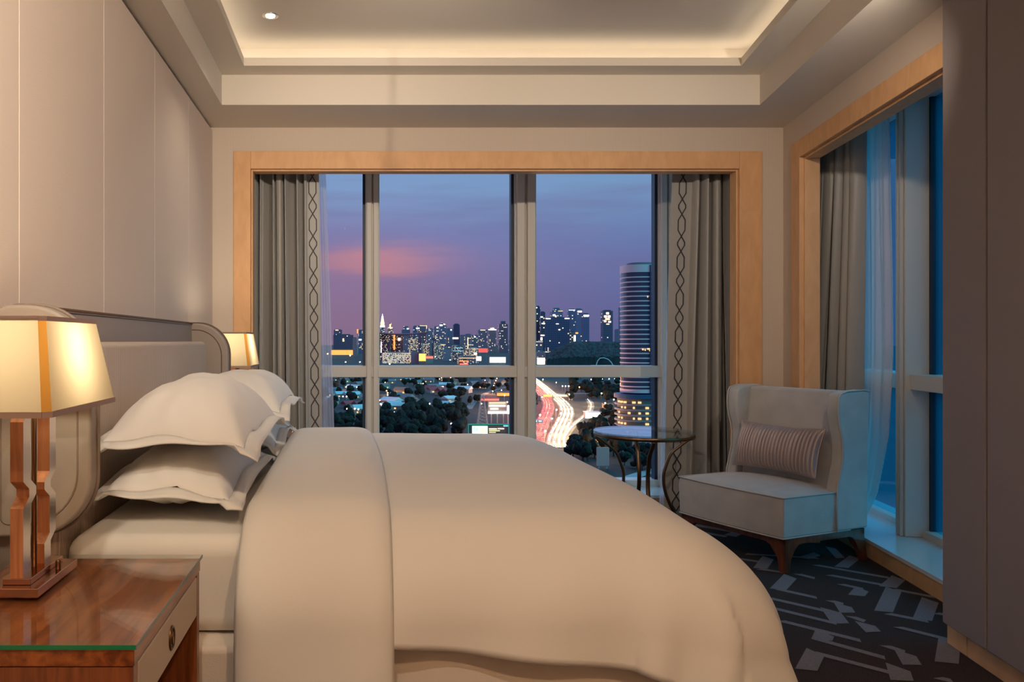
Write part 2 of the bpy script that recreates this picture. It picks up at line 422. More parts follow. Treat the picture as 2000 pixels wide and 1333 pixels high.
for i in range(-6, 16):         # the same maze over the rest of the floor
    for j in range(-4, 18):
        c = Vector((i * .22 + rnd.uniform(-.05, .05), j * .33, 0))
        if not (-.9 < c.x < XC - K * (D - c.y) - .15 and -1.3 < c.y < 5.6): continue
        if any((c - q).length < .42 for q in drawn): continue
        a = R(45) if rnd.random() < .5 else R(-45); ln = rnd.choice((.2, .34, .48)); wd = .05
        dr = Vector((math.cos(a), math.sin(a), 0)); s = Vector((-dr.y, dr.x, 0)) * wd / 2
        z = Vector((0, 0, .0012 + .00005 * mi_n)); mi_n += 1; mi_n %= 120
        f = bm.faces.new([bm.verts.new(x + z) for x in (c + s + s, c - s, c + dr * ln - s, c + dr * ln + s)]); f.material_index = 1
for f in bm.faces: f.normal_update()
floor = struct('floor', bm, [M['carpet_dark'], M['carpet_pale']])

# headboard wall: backing with separate fabric panels
bm = bm_(); box(bm, -1.12, -.992, YB, 5.35, 0, 3.05)
wl = struct('wall_left', bm, M['wall_gap'])
ys = [YB, -.73, .005, .74, 1.475, 2.21, 2.945, 3.68, 4.412, D - .004]
for a, b in zip(ys, ys[1:]):
    bm = bm_(); box(bm, -.9915, XL, a + .0012, b - .0012, .09, 2.644)
    bevel(obj('panel', bm, M['wall_fabric'], wl), .0025, 2)
bm = bm_(); box(bm, -.9915, XL + .012, YB, D, .0, .088)
o = struct('baseboard_left', bm, M['maple'])

bm = bm_()
XO0, XO1 = -.7125, 2.521; XF0, XF1 = -.826, 2.668
box(bm, -1.0, XF0 + .02, D, D + .10, 0, 3.05); box(bm, XF1 - .02, 2.86, D, D + .10, 0, 3.05); box(bm, XF0 + .02, XF1 - .02, D, D + .10, ZF - .02, 3.05)
struct('wall_back', bm, M['wallpaper'])
bm = bm_()      # wooden surround of the back window
for (x0, x1, z0, z1) in ((XF0, XO0, 0, ZF), (XO1, XF1, 0, ZF), (XO0, XO1, ZO, ZF)): box(bm, x0, x1, D - .014, D + .105, z0, z1)
for (x0, x1, z0, z1) in ((XO0, XO0 + .012, 0, ZO), (XO1 - .012, XO1, 0, ZO), (XO0 + .012, XO1 - .012, ZO - .012, ZO)): box(bm, x0, x1, D + .012, D + .10, z0, z1)
bevel(struct('trim_1', bm, M['maple']), .003, 2)
TN, TF, TFo = 3.2046, 4.818, 4.955
bm = bm_()
wbox(bm, TF + .02, D + .12, 0, .10, 0, 3.05); wbox(bm, YB - .2, TN - .02, 0, .10, 0, 3.05); wbox(bm, TN - .02, TF + .02, 0, .10, ZF - .02, 3.05)
struct('wall_right', bm, M['wallpaper_side'])
bm = bm_()
wbox(bm, TF, TFo, -.014, .105, 0, ZF); wbox(bm, TN - .137, TN, -.014, .105, 0, ZF); wbox(bm, TN, TF, -.014, .105, ZO + .004, ZF)
wbox(bm, TF - .012, TF, .012, .10, 0, ZO); wbox(bm, TN, TN + .012, .012, .10, 0, ZO); wbox(bm, TN + .012, TF - .012, .012, .10, ZO - .01, ZO + .004)
bevel(struct('trim_2', bm, M['maple']), .003, 2)
bm = bm_(); box(bm, XF1 + .002, XC - .004, D - .012, D - .0005, 0, .09); struct('baseboard_back', bm, M['maple'])
bm = bm_(); wbox(bm, YB, TN - .14, -.012, -.0005, 0, .105); struct('baseboard_right', bm, M['maple'])
# dark padded panels on the side wall, close to the camera
bm = bm_(); wbox(bm, 2.86, TN - .06, -.062, -.016, .105, 2.66)
wp = struct('wall_panel', bm, M['panel_grey']); bevel(wp, .006, 2)
for a, b in ((2.1, 2.852), (1.33, 2.092)):
    bm = bm_(); wbox(bm, a, b, -.062, -.016, .105, 2.66); bevel(obj('panel', bm, M['panel_grey'], wp), .006, 2)
bm = bm_(); box(bm, -1.2, 1.7, YB - .12, YB, 0, 3.05); struct('wall_rear', bm, M['wall_fabric'])

# ceiling: soffit, riser, ledge, light cove and raised field
def tray(ins, z):
    x0 = -.818 + ins; y1 = 4.645 - ins; y0 = -.9 + ins
    xr = lambda y: 2.404 - K * (4.645 - y) - ins * 1.018
    return [Vector((x0, y0, z)), Vector((xr(y0), y0, z)), Vector((xr(y1), y1, z)), Vector((x0, y1, z))]
bm = bm_()
rings = [[Vector((-1.0, YB, ZC)), Vector((*W(YB, .05), ZC)), Vector((*W(D + .05, .05), ZC)), Vector((-1.0, D + .05, ZC))],
         tray(0, ZC), tray(0, ZT), tray(.155, ZT), tray(.155, ZT + .047), tray(.135, ZT + .047), tray(.135, ZT + .02), tray(.03, ZT + .02), tray(.03, ZTOP)]
vs = [[bm.verts.new(p) for p in r] for r in rings]
for A, B in zip(vs, vs[1:]):
    for j in range(4): bm.faces.new((A[j], A[(j+1) % 4], B[(j+1) % 4], B[j]))
bm.faces.new(vs[-1])
ce = struct('ceiling', bm, M['ceiling'])
bm = bm_(); box(bm, -1.2, 3.2, YB - .1, D + .1, 3.05, 3.1); struct('ceiling_slab', bm, M['ceiling'])
bm = bm_()
a, b = tray(.10, ZT + .022), tray(.08, ZT + .022)
va = [bm.verts.new(p) for p in a]; vb = [bm.verts.new(p) for p in b]
va2 = [bm.verts.new(p + Vector((0, 0, .008))) for p in a]; vb2 = [bm.verts.new(p + Vector((0, 0, .008))) for p in b]
for j in range(4):
    k = (j + 1) % 4
    for q in ((va[j], va[k], vb[k], vb[j]), (va2[j], va2[k], vb2[k], vb2[j]), (va[j], va[k], va2[k], va2[j]), (vb[j], vb[k], vb2[k], vb2[j])): bm.faces.new(q)
tag(obj('light_strip', bm, M['led']), 'warm white light strip lying in the ceiling cove', 'light strip')

# bay between the window surrounds and the glazing
YG = 6.15; OG = .62
bm = bm_(); box(bm, -.97, -.85, D + .10, YG + .15, 0, 2.75); wbox(bm, TN - .26, TN - .14, .10, OG + .12, 0, 2.75)
struct('wall_bay', bm, M['wallpaper'])
bm = bm_(); prism(bm, [(-.97, D + .06, 2.72), (*W(D, .08), 2.72), (*W(TN - .3, .08), 2.72), (*W(TN - .3, .85), 2.72), (*W(6.6, .85), 2.72), (-.97, 6.5, 2.72)], (0, 0, .06)); struct('ceiling_bay', bm, M['ceiling'])
bm = bm_()      # low stone sill with a wooden riser
YR, OR, ZS = 5.72, .235, .11
corner_i = (W(YR + .05, OR)[0], YR); corner_o = (W(6.45, .8)[0], 6.42)
prism(bm, [(-.85, YR, ZS - .02), (*corner_i, ZS - .02), (*corner_o, ZS - .02), (-.85, 6.42, ZS - .02)], (0, 0, .02))
prism(bm, [(*corner_i, ZS - .02), (*W(TN - .13, OR), ZS - .02), (*W(TN - .13, .8), ZS - .02), (*corner_o, ZS - .02)], (0, 0, .02))
struct('window_sill', bm, M['sill'])
bm = bm_()
box(bm, -.85, corner_i[0], YR + .012, YR + .04, 0, ZS - .02); wbox(bm, TN - .13, YR - .03, OR + .012, OR + .04, 0, ZS - .02)
struct('trim_3', bm, M['maple'])

# window 1 (back): white posts, transom, panes
xg_r = 3.52
bm = bm_(); box(bm, -.85, xg_r, 6.06, 6.20, ZS, ZS + .05)
w1 = struct('window_1', bm, M['white_frame'])
def fbar(name, par, *b):
    bm = bm_(); box(bm, *b); return bevel(obj(name, bm, M['white_frame'], par), .004, 1)
fbar('transom', w1, -.85, xg_r, 6.05, 6.20, .966, 1.056)
fbar('head_rail', w1, -.85, xg_r, 6.06, 6.20, 2.66, 2.72)
posts = [(-.85, -.76), (.055, .165), (1.222, 1.392), (2.352, 2.472), (xg_r - .12, xg_r)]
for x0, x1 in posts:
    bm = bm_(); mid = (x0 + x1) / 2; t = (x1 - x0)
    box(bm, x0, x1, 6.07, 6.21, ZS, 2.72); box(bm, x0 + t * .08, mid - t * .06, 6.035, 6.07, ZS, 2.72); box(bm, mid + t * .06, x1 - t * .08, 6.035, 6.07, ZS, 2.72)
    bevel(obj('post', bm, M['white_frame'], w1), .004, 1)
for (a, b) in zip(posts, posts[1:]):
    for z0, z1 in ((ZS + .05, .966), (1.056, 2.66)):
        bm = bm_(); box(bm, a[1] + .004, b[0] - .004, 6.13, 6.138, z0 + .002, z1 - .002); obj('pane', bm, M['glass'], w1)
        bm = bm_(); box(bm, b[0] - .022, b[0] - .0005, 6.10, 6.17, z0 + .001, z1 - .001); obj('gasket', bm, M['gasket'], w1)
# window 2 (side), tinted blue
bm = bm_(); wbox(bm, TN - .13, 6.12, OG - .05, OG + .09, ZS, ZS + .04)
w2 = struct('window_2', bm, M['white_frame'])
bm = bm_(); wbox(bm, TN - .13, 6.12, OG - .12, OG + .09, .966, 1.056); bevel(obj('transom', bm, M['white_frame'], w2), .004, 1)
bm = bm_(); wbox(bm, TN - .13, 6.12, OG - .05, OG + .09, 2.66, 2.72); obj('head_rail', bm, M['white_frame'], w2)
tp = [(TN - .13, TN - .05), (4.60, 4.68), (6.04, 6.12)]
for t0, t1 in tp:
    bm = bm_(); wbox(bm, t0, t1, .475, OG + .09, ZS, 2.72); wbox(bm, t0 + .012, t0 + .034, .455, .475, ZS, 2.72); wbox(bm, t1 - .034, t1 - .012, .455, .475, ZS, 2.72)
    bevel(obj('post', bm, M['white_frame'], w2), .004, 1)
for a, b in zip(tp, tp[1:]):
    for z0, z1 in ((ZS + .04, .966), (1.056, 2.66)):
        bm = bm_(); wbox(bm, a[1] + .004, b[0] - .004, OG, OG + .008, z0 + .002, z1 - .002); obj('pane', bm, M['glass_blue'], w2)
        bm = bm_(); wbox(bm, b[0] - .02, b[0] - .0005, OG - .02, OG + .05, z0 + .001, z1 - .001); obj('gasket', bm, M['gasket'], w2)

# ------------------------------------------------------------------ ceiling downlight and added fill lamps
def spot(parent, color, energy, size=110, blend=.9, r=.04):
    d = bpy.data.lights.new('bulb', 'SPOT'); d.color = color; d.energy = energy; d.spot_size = R(size); d.spot_blend = blend; d.shadow_soft_size = r
    o = bpy.data.objects.new('bulb', d); COL.objects.link(o); o.parent = parent; o.location = (0, 0, -.03); return o
def downlight(x, y, z, label, energy, size=110, col=(1.0, .86, .70)):
    t = thing('downlight', label, 'ceiling light', (x, y, z), 0, 'recessed downlights in the ceiling')
    bm = bm_(); lathe(bm, [(.030, -.001), (.046, -.003), (.043, -.0055), (.030, -.004)], 32, (x, y, z)); obj('trim_ring', bm, M['chrome'], t, True)
    bm = bm_(); lathe(bm, [(.026, -.0046), (.024, -.0075), (.012, -.0095)], 24, (x, y, z)); obj('lens', bm, M['downlight'], t)
    spot(t, col, energy, size); return t
downlight(-.47, 4.14, ZTOP, 'small round recessed downlight in the tray ceiling above the far pillows', 16, 110)
downlight(-.2, .3, ZTOP, 'added fill downlight in the raised ceiling beside the headboard wall near the entrance', 66, 160)  # added out of view to brighten the headboard side
downlight(.8, -.4, ZTOP, 'added warm fill downlight in the raised ceiling just inside the entrance', 120, 160, (1.0, .62, .33))  # added behind the camera, warm fill for the near side of the bed
def added_washer(x, y, target, label, energy, size, drop=.45):  # extra lamp added out of view to brighten a wall
    t = thing('added_spotlight', label, 'spotlight', (x, y, ZTOP), 0, 'added fill spotlights under the raised ceiling')
    bm = bm_(); lathe(bm, [(.045, 0), (.045, -.012), (.012, -.014), (.012, -drop + .02)], 24, (x, y, ZTOP)); obj('mount', bm, M['chrome'], t, True)
    dr = (Vector(target) - Vector((x, y, ZTOP - drop))).normalized(); c = Vector((x, y, ZTOP - drop))
    bm = bm_(); tube(bm, [c - dr * .05, c - dr * .045, c + dr * .04, c + dr * .05], [.02, .032, .036, .036], 20); obj('head', bm, M['chrome'], t, True)
    d = bpy.data.lights.new('bulb', 'SPOT'); d.color = (1.0, .86, .70); d.energy = energy; d.spot_size = R(size); d.spot_blend = 1.0; d.shadow_soft_size = .022
    o = bpy.data.objects.new('bulb', d); COL.objects.link(o); o.parent = t; p = c + dr * .10 - Vector((x, y, ZTOP)); o.location = p
    o.rotation_euler = dr.to_track_quat('-Z', 'Y').to_euler()
added_washer(.18, 2.6, (.55, 5.14, 1.95), 'added fill spotlight aimed at the left half of the window wall', 84, 105)
added_washer(2.02, 2.6, (1.95, 5.14, 1.95), 'added fill spotlight aimed at the right half of the window wall', 58, 95)
added_washer(.19, .1, (-.97, 2.6, 2.25), 'added fill spotlight aimed at the fabric headboard wall', 300, 72, .3)

# ------------------------------------------------------------------ headboard
YN, YFAR = 2.03, 4.22
t = thing('headboard', 'taupe upholstered winged headboard with ribbed panel against the fabric wall', 'headboard', (-.93, 3.125, .0))
HB_T, HB_B = 1.345, .735
bm = bm_(); box(bm, XL + .004, -.895, YN + .03, YFAR - .03, .30, HB_T - .004); bevel(obj('back_panel', bm, M['taupe'], t), .012, 3)
for y0, y1 in ((YN, YN + .055), (YFAR - .055, YFAR)):
    out = rrect(XL + .004, -.70, HB_B, HB_T, (.0, .16, .17, .05), 10)
    bm = bm_(); prism(bm, [(x, y0, z) for x, z in out], (0, y1 - y0, 0))
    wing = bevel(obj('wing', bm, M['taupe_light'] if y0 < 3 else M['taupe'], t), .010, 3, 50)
    inn = rrect(XL + .03, -.735, HB_B + .035, HB_T - .035, (.02, .135, .14, .03), 10)
    bm = bm_(); tube(bm, [(x, y0 + .001, z) for x, z in inn], .003, 6, closed=True)
    tube(bm, [(x, y1 - .004, z) for x, z in rrect(XL + .010, -.698, HB_B - .002, HB_T + .002, (.0, .16, .17, .05), 10)], .0055, 6, closed=True)
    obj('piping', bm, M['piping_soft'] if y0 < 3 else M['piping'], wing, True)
bm = bm_(); tube(bm, [(-.893, YN + .05, HB_T), (-.893, YFAR - .05, HB_T)], .0055, 6); obj('top_piping', bm, M['piping'], t, True)
bm = bm_(); out = rrect(YN + .062, YFAR - .085, .55, 1.247, (.02, .02, .05, .05), 8)
prism(bm, [(-.894, y, z) for y, z in out], (.086, 0, 0)); bevel(obj('ribbed_pad', bm, M['ribbed'], t), .022, 4, 50)

# ------------------------------------------------------------------ bed
BX0, BX1, BY0, BY1 = -.803, .85, 2.105, 4.105
bm = bm_(); box(bm, BX0, BX1, BY0 - .07, BY1 - .02, .0, .446)
tag(bevel(obj('bed_base', bm, M['base_fabric']), .02, 3), 'fabric covered bed base standing on the carpet under the mattress', 'bed base')
bm = bm_()
def mat_f(i, j):
    return None
box(bm, BX0, BX1, BY0, BY1, .447, .717)
bmesh.ops.subdivide_edges(bm, edges=bm.edges[:], cuts=1, use_grid_fill=True)
o = obj('mattress', bm, M['linen']); bevel(o, .055, 5, 50)
tag(o, 'mattress in a white fitted sheet on the bed base', 'mattress')

# the duvet hangs over an inner rectangle: flat on top, an elliptical shoulder, then straight down
def drape(s, tt, off, inner, ax=.52, bx=.40, ay=.28, by=.28, ztop=.775, wr=1.0):
    x0, x1, y0, y1 = inner
    qx = min(max(s, x0), x1); qy = min(max(tt, y0), y1)
    vx, vy = s - qx, tt - qy; d = math.hypot(vx, vy)
    nx, ny = (vx / d, vy / d) if d > 1e-9 else (0, 1)
    a = ax * nx * nx + ay * ny * ny; b = bx * nx * nx + by * ny * ny; flare = .35 * nx * nx + .08 * ny * ny
    arc = (a + b) / 2 * math.pi / 2 * .98
    if d < arc:
        th = d / arc * math.pi / 2; g = a * math.sin(th); h = b * (1 - math.cos(th)); ou, up = math.sin(th), math.cos(th)
    else:
        e = d - arc; g = a + flare * e; h = b + e; ou, up = 1, 0
    # crown in the middle, soft wrinkles
    cx = .018 * math.sin(max(0, min(1, (tt - y0) / (y1 - y0))) * math.pi)
    w = noise.noise(Vector((s * 1.6, tt * 1.6, 3.1))) * .010 + noise.noise(Vector((s * 5.5, tt * 2.2, 7.7))) * .0035
    if d > arc * .6 and wr > 0:
        k = min(1, (d - arc * .6) / .25)
        along = (s if abs(ny) > abs(nx) else tt) + (math.atan2(ny, nx) if abs(nx * ny) > .05 else 0) * .22
        w += k * .012 * math.sin(along * 17 + 2 * noise.noise(Vector((s, tt, 0)))) * wr
    r_ = off + w * wr
    return Vector((qx + nx * (g + r_ * ou), qy + ny * (g + r_ * ou), ztop + cx - h + r_ * max(up, .0)))
INNER = (-2.0, .70, 2.27, 3.94)
bm = bm_()
S0, S1 = -.05, .70 + .80; T0, T1 = 2.27 - .45, 3.94 + .45
def duv(i, j):
    s = S0 + (S1 - S0) * i
    lo = T0 - .15 * i; tt = lo + (T1 - lo) * j
    return drape(s, tt, .0, INNER)
grid(bm, duv, 120, 150)
dv = obj('duvet', bm, M['linen'], None, True)
m = dv.modifiers.new('thickness', 'SOLIDIFY'); m.thickness = .014; m.offset = -1
tag(dv, 'white duvet spread over the bed, its foot corner hanging down', 'duvet')
bm = bm_()
FS0, FS1 = -.325, .085
NI = 40
def fold(i, j):
    s = FS0 + (FS1 - FS0) * i; tt = (2.27 - .80) + (3.94 + .70 - 2.27 + .80) * j
    e = 1 - abs(2 * i - 1) ** 7
    s += .010 * math.sin(tt * 2.3 + .6) + .018 * math.sin(tt * 1.1)
    return drape(s, tt, .004 + .030 * e, INNER, wr=.8)
grid(bm, fold, NI, 150)
fo = obj('turned_down_fold', bm, M['linen'], dv, True)
m = fo.modifiers.new('thickness', 'SOLIDIFY'); m.thickness = .004; m.offset = -1

# ------------------------------------------------------------------ pillows
def pillow(name, label, cx, cy, cz, lx, ly, up, dn, seed, tilt=0.0, group='white pillows on the bed', roll=0.0):
    t = thing(name, label, 'pillow', (cx, cy, cz), 0, group)
    def outline(a, b):
        px = a * lx / 2 * (1 - .085 * (1 - b * b) * abs(a) ** 3); py = b * ly / 2 * (1 - .05 * (1 - a * a) * abs(b) ** 3)
        return px, py
    def edge_z(a, b):      # corners turn down a little
        r = (abs(a) * abs(b)) ** 3
        return -.022 * r + .008 * math.sin(6 * a + seed) * abs(b) ** 4 + .008 * math.sin(5 * b + seed * 2) * abs(a) ** 4 + tilt * a + roll * b
    def surf(sgn, H):
        def f(i, j):
            a, b = 2 * i - 1, 2 * j - 1
            a = math.sin(a * math.pi / 2); b = math.sin(b * math.pi / 2)
            px, py = outline(a, b)
            h = ((1 - abs(a) ** 2.4) * (1 - abs(b) ** 2.8)) ** .62
            wv = noise.noise(Vector((a * 2.2 + seed, b * 3, seed))) * .012 * h ** .5 + noise.noise(Vector((a * 5, b * 6, seed * 3))) * .004 * h ** .3
            wv += .006 * math.sin(14 * math.atan2(b, a)) * (1 - h) * h * 2
            return Vector((cx + px, cy + py, cz + edge_z(a, b) * (1 - h) + sgn * (H * h + .0015) + wv))
        return f
    bm = bm_(); grid(bm, surf(1, up), 40, 56); grid(bm, surf(-1, dn), 40, 56)
    bmesh.ops.remove_doubles(bm, verts=bm.verts, dist=.004)
    obj('pillow_body', bm, M['linen_cool'], t, True)
    bm = bm_()
    n = 120; rings = []
    for k in range(4):
        e = k / 3; ring = []
        for q in range(n):
            s = q / n * 4; side = int(s); f = s - side
            a, b = [(2*f - 1, -1), (1, 2*f - 1), (1 - 2*f, 1), (-1, 1 - 2*f)][side]
            px, py = outline(a, b)
            ex = .045 * e; sx = a if abs(a) > .98 else a; 
            ox = ex * (1 if a > .999 else -1 if a < -.999 else a); oy = ex * (1 if b > .999 else -1 if b < -.999 else b)
            z = edge_z(a, b) + e * (-.010 + .012 * math.sin(s * 7 + seed) + (-.02 if abs(a * b) > .75 else 0)) + .006 * noise.noise(Vector((s * 3, e, seed)))
            ring.append(bm.verts.new((cx + px + ox, cy + py + oy, cz + z)))
        rings.append(ring)
    for A, B in zip(rings, rings[1:]):
        for q in range(n): bm.faces.new((A[q], A[(q+1) % n], B[(q+1) % n], B[q]))
    fl = obj('flange_border', bm, M['linen_cool'], t, True)
    m = fl.modifiers.new('thickness', 'SOLIDIFY'); m.thickness = .005; m.offset = 0
    return t
pillow('pillow', 'white flanged pillow lying on the sheet, lower of the near stack by the lit lamp', -.56, 2.69, .814, .37, .88, .108, .082, 1.0, tilt=-.010)
pillow('pillow', 'large plump white flanged pillow on top of the near stack', -.538, 2.70, .965, .415, .91, .162, .034, 2.3, tilt=-.012)
pillow('pillow', 'white flanged pillow lying on the sheet, lower of the far stack', -.552, 3.69, .832, .395, .83, .095, .094, 4.1, tilt=-.008)
pillow('pillow', 'white flanged pillow on top of the far stack by the window curtain', -.538, 3.69, .976, .415, .84, .135, .034, 5.7, tilt=-.004)

# ------------------------------------------------------------------ nightstands
def nightstand(label, cy):
    x0, x1 = -.86, -.393; y0, y1 = cy - .29, cy + .29
    t = thing('nightstand', label, 'nightstand', ((x0 + x1) / 2, cy, 0), 0, 'walnut nightstands beside the bed')
    zt = .704
    for a, b in ((y0 + .004, y0 + .034), (y1 - .034, y1 - .004)):
        bm = bm_(); box(bm, x0 + .004, x1 - .006, a, b, 0, zt - .032); bevel(obj('side_panel', bm, M['walnut_v'], t), .002, 1)
    bm = bm_(); box(bm, x0 + .004, x0 + .02, y0 + .034, y1 - .034, .03, zt - .032); obj('back_panel', bm, M['walnut_v'], t)
    bm = bm_(); box(bm, x0 + .002, x1 - .004, y0 + .002, y1 - .002, zt - .032, zt); bevel(obj('top', bm, M['walnut'], t), .003, 1)
    bm = bm_(); box(bm, x0 + .02, x1 - .008, y0 + .034, y1 - .034, .055, .085); obj('shelf', bm, M['walnut'], t)
    bm = bm_(); box(bm, x0, x1, y0, y1, zt + .0006, zt + .0086); g = obj('glass_sheet', bm, M['glass_top'], t)
    bm = bm_(); e = .0012
    box(bm, x0, x1, y0 - e, y0, zt + .0006, zt + .0086)
    obj('polished_edge', bm, M['glass_edge'], g)['label'] = 'green polished glass edge'
    bm = bm_(); box(bm, x1, x1 + e, y0 - e, y1 + e, zt + .0006, zt + .0086); obj('polished_edge', bm, M['glass_edge_grey'], g)['label'] = 'grey polished glass edge'
    bm = bm_(); box(bm, x1 - .36, x1 - .005, y0 + .038, y1 - .038, .572, zt - .036); dr = bevel(obj('drawer', bm, M['drawer'], t), .003, 2); dr['label'] = 'cream leather drawer front'
    bm = bm_(); c = (x1 - .004, cy - .01, .618)
    tube(bm, [(c[0], c[1] + .019 * math.cos(a), c[2] + .023 * math.sin(a)) for a in [k * math.pi / 16 for k in range(32)]], .0035, 8, closed=True)
    box(bm, c[0] - .001, c[0] + .003, c[1] - .005, c[1] + .005, c[2] - .012, c[2] + .012)
    obj('ring_pull', bm, M['bronze'], dr, True)
    return t
nightstand('walnut nightstand with glass top and cream drawer, beside the near pillows', 1.66)
nightstand('walnut nightstand tucked between the headboard and the window wall', 4.61)

# ------------------------------------------------------------------ table lamps
def lamp(label, lx, ly, energy):
    z0 = .7140
    t = thing('table_lamp', label, 'lamp', (lx, ly, z0), 0, 'matching bedside lamps')
    bm = bm_(); box(bm, lx - .055, lx + .055, ly - .113, ly + .113, z0, z0 + .020); bevel(obj('base_plate', bm, M['copper'], t), .002, 2)
    bm = bm_(); box(bm, lx - .030, lx + .030, ly - .090, ly + .090, z0 + .020, z0 + .034); bevel(obj('base_step', bm, M['copper'], t), .0015, 1)
    bm = bm_(); lathe(bm, [(.006, 0), (.006, .018), (.004, .020)], 16, (lx + .042, ly + .03, z0 + .020)); obj('switch', bm, M['bronze'], t, True)
    zb, ztp = z0 + .034, 1.115
    H = ztp - zb
    for sgn in (-1, 1):
        pr = [(0, .052), (.40, .052), (.455, .022), (.50, .022), (.555, .052), (.90, .052), (.96, .030), (1, .030)] if sgn < 0 else \
             [(0, .022), (.12, .022), (.17, .052), (.40, .052), (.455, .022), (.50, .022), (.555, .052), (.90, .052), (.96, .030), (1, .030)]
        th = .036
        inner = [(ly + sgn * d, zb + f * H) for f, d in pr]; outer = [(ly + sgn * (d + th), zb + f * H) for f, d in pr]
        bm = bm_(); poly = inner + outer[::-1]
        for side, (xa, xb, mi) in enumerate(((lx - .014, lx + .014, 0),)):
            k = len(inner)
            A0 = [bm.verts.new((xa, y, z)) for y, z in inner]; A1 = [bm.verts.new((xa, y, z)) for y, z in outer]
            B0 = [bm.verts.new((xb, y, z)) for y, z in inner]; B1 = [bm.verts.new((xb, y, z)) for y, z in outer]
            for i in range(k - 1):
                for q, mi2 in (((A0[i], A0[i+1], A1[i+1], A1[i]), 1), ((B0[i], B1[i], B1[i+1], B0[i+1]), 1), ((A0[i], B0[i], B0[i+1], A0[i+1]), 0), ((A1[i], A1[i+1], B1[i+1], B1[i]), 0)):
                    bm.faces.new(q).material_index = mi2
            bm.faces.new((A0[0], A1[0], B1[0], B0[0])); bm.faces.new((A0[-1], B0[-1], B1[-1], A1[-1]))
        obj('zigzag_post', bm, [M['lamp_wood'], M['mirror']], t)
    bm = bm_(); tube(bm, [(lx, ly, zb), (lx, ly, 1.19)], .006, 10); obj('rod', bm, M['bronze'], t, True)
    # shade: tapered rectangle with chamfered amber corners
    def ring(hx, hy, c, z): return [(lx + sx * hx + (0 if k else 0), ly) for sx in ()]
    def oct_(hx, hy, c, z):
        return [(lx + hx, ly - hy + c, z), (lx + hx, ly + hy - c, z), (lx + hx - c, ly + hy, z), (lx - hx + c, ly + hy, z), (lx - hx, ly + hy - c, z), (lx - hx, ly - hy + c, z), (lx - hx + c, ly - hy, z), (lx + hx - c, ly - hy, z)]
    B, T = oct_(.118, .212, .015, 1.100), oct_(.086, .160, .012, 1.300)
    bm = bm_(); vb = [bm.verts.new(p) for p in B]; vt = [bm.verts.new(p) for p in T]
    for i in range(8):
        f = bm.faces.new((vb[i], vb[(i+1) % 8], vt[(i+1) % 8], vt[i])); f.material_index = 1 if i % 2 else 0
    sh = obj('lamp_shade', bm, [M['shade'], M['shade_corner']], t)
    bm = bm_()
    for (P, dz, k) in ((B, .011, -1), (T, .009, 1)):
        P0 = [Vector(p) for p in P]; c = Vector((lx, ly, P[0][2]))
        o0 = [c + (p - c) * 1.006 + Vector((0, 0, dz if k < 0 else -dz)) * 1 for p in P0]; o1 = [c + (p - c) * 1.008 + Vector((0, 0, -.001 * (-k))) for p in P0]
        for i in range(8):
            j = (i + 1) % 8
            bm.faces.new([bm.verts.new(p) for p in (o0[i], o0[j], o1[j], o1[i])])
    tr = obj('trim_band', bm, M['shade_trim'], sh); m = tr.modifiers.new('thickness', 'SOLIDIFY'); m.thickness = .002; m.offset = 1
    bm = bm_()
    lathe(bm, [(.010, 0), (.012, .025), (.010, .03)], 12, (lx, ly, 1.165)); obj('socket', bm, M['bronze'], t, True)
    d = bpy.data.lights.new('bulb', 'POINT'); d.color = (1.0, .86, .60); d.energy = energy; d.shadow_soft_size = .035
    b = bpy.data.objects.new('bulb', d); COL.objects.link(b); b.parent = t; b.location = (0, 0, 1.215 - z0)
    return t
lamp('lit bedside lamp with cream shade and zigzag wooden posts on the near nightstand', -.722, 1.727, 3.1)
lamp('lit bedside lamp half hidden by the headboard wing, beside the left window curtain', -.722, 4.54, 3.6)

# ------------------------------------------------------------------ round side table
def side_table():
    cx, cy, zt = 1.885, 5.13, .655; r = .318
    t = thing('side_table', 'round glass topped side table on curved bronze legs, between the bed and armchair', 'side table', (cx, cy, 0))
    bm = bm_(); lathe(bm, [(r - .003, zt - .010), (r, zt - .008), (r, zt - .002), (r - .003, zt)], 72, (cx, cy, 0)); obj('glass_top', bm, M['table_glass'], t)
    bm = bm_(); pts = [(cx + (r - .006) * math.cos(a), cy + (r - .006) * math.sin(a), zt - .024) for a in [2 * math.pi * k / 72 for k in range(72)]]
    tube(bm, pts, .006, 8, closed=True, rx=.012); obj('rim_band', bm, M['bronze'], t, True)
    for k in range(4):
        az = R(-8 + 90 * k); pts = []
        prof = [(r - .010, zt - .036), (r - .05, zt - .065), (r - .10, zt - .105), (r - .145, zt - .15), (.140, .42), (.128, .37), (.128, .31), (.140, .25), (.165, .18), (.20, .11), (.235, .06), (.262, .012)]
        for rr, z in prof: pts.append((cx + rr * math.cos(az), cy + rr * math.sin(az), z))
        # smooth
        P = [Vector(p) for p in pts]; sm = []
        for i in range(len(P) - 1):
            p0, p1, p2, p3 = P[max(i-1, 0)], P[i], P[i+1], P[min(i+2, len(P)-1)]
            for q in range(5):
                s = q / 5; sm.append(.5 * ((2*p1) + (p2 - p0) * s + (2*p0 - 5*p1 + 4*p2 - p3) * s*s + (3*p1 - p0 - 3*p2 + p3) * s**3))
        sm.append(P[-1])
        bm = bm_(); tube(bm, sm, .0135, 10, rx=.010); lathe(bm, [(.016, 0), (.016, .006), (.011, .012)], 14, (P[-1].x, P[-1].y, 0)); obj('leg', bm, M['bronze'], t, True)
side_table()

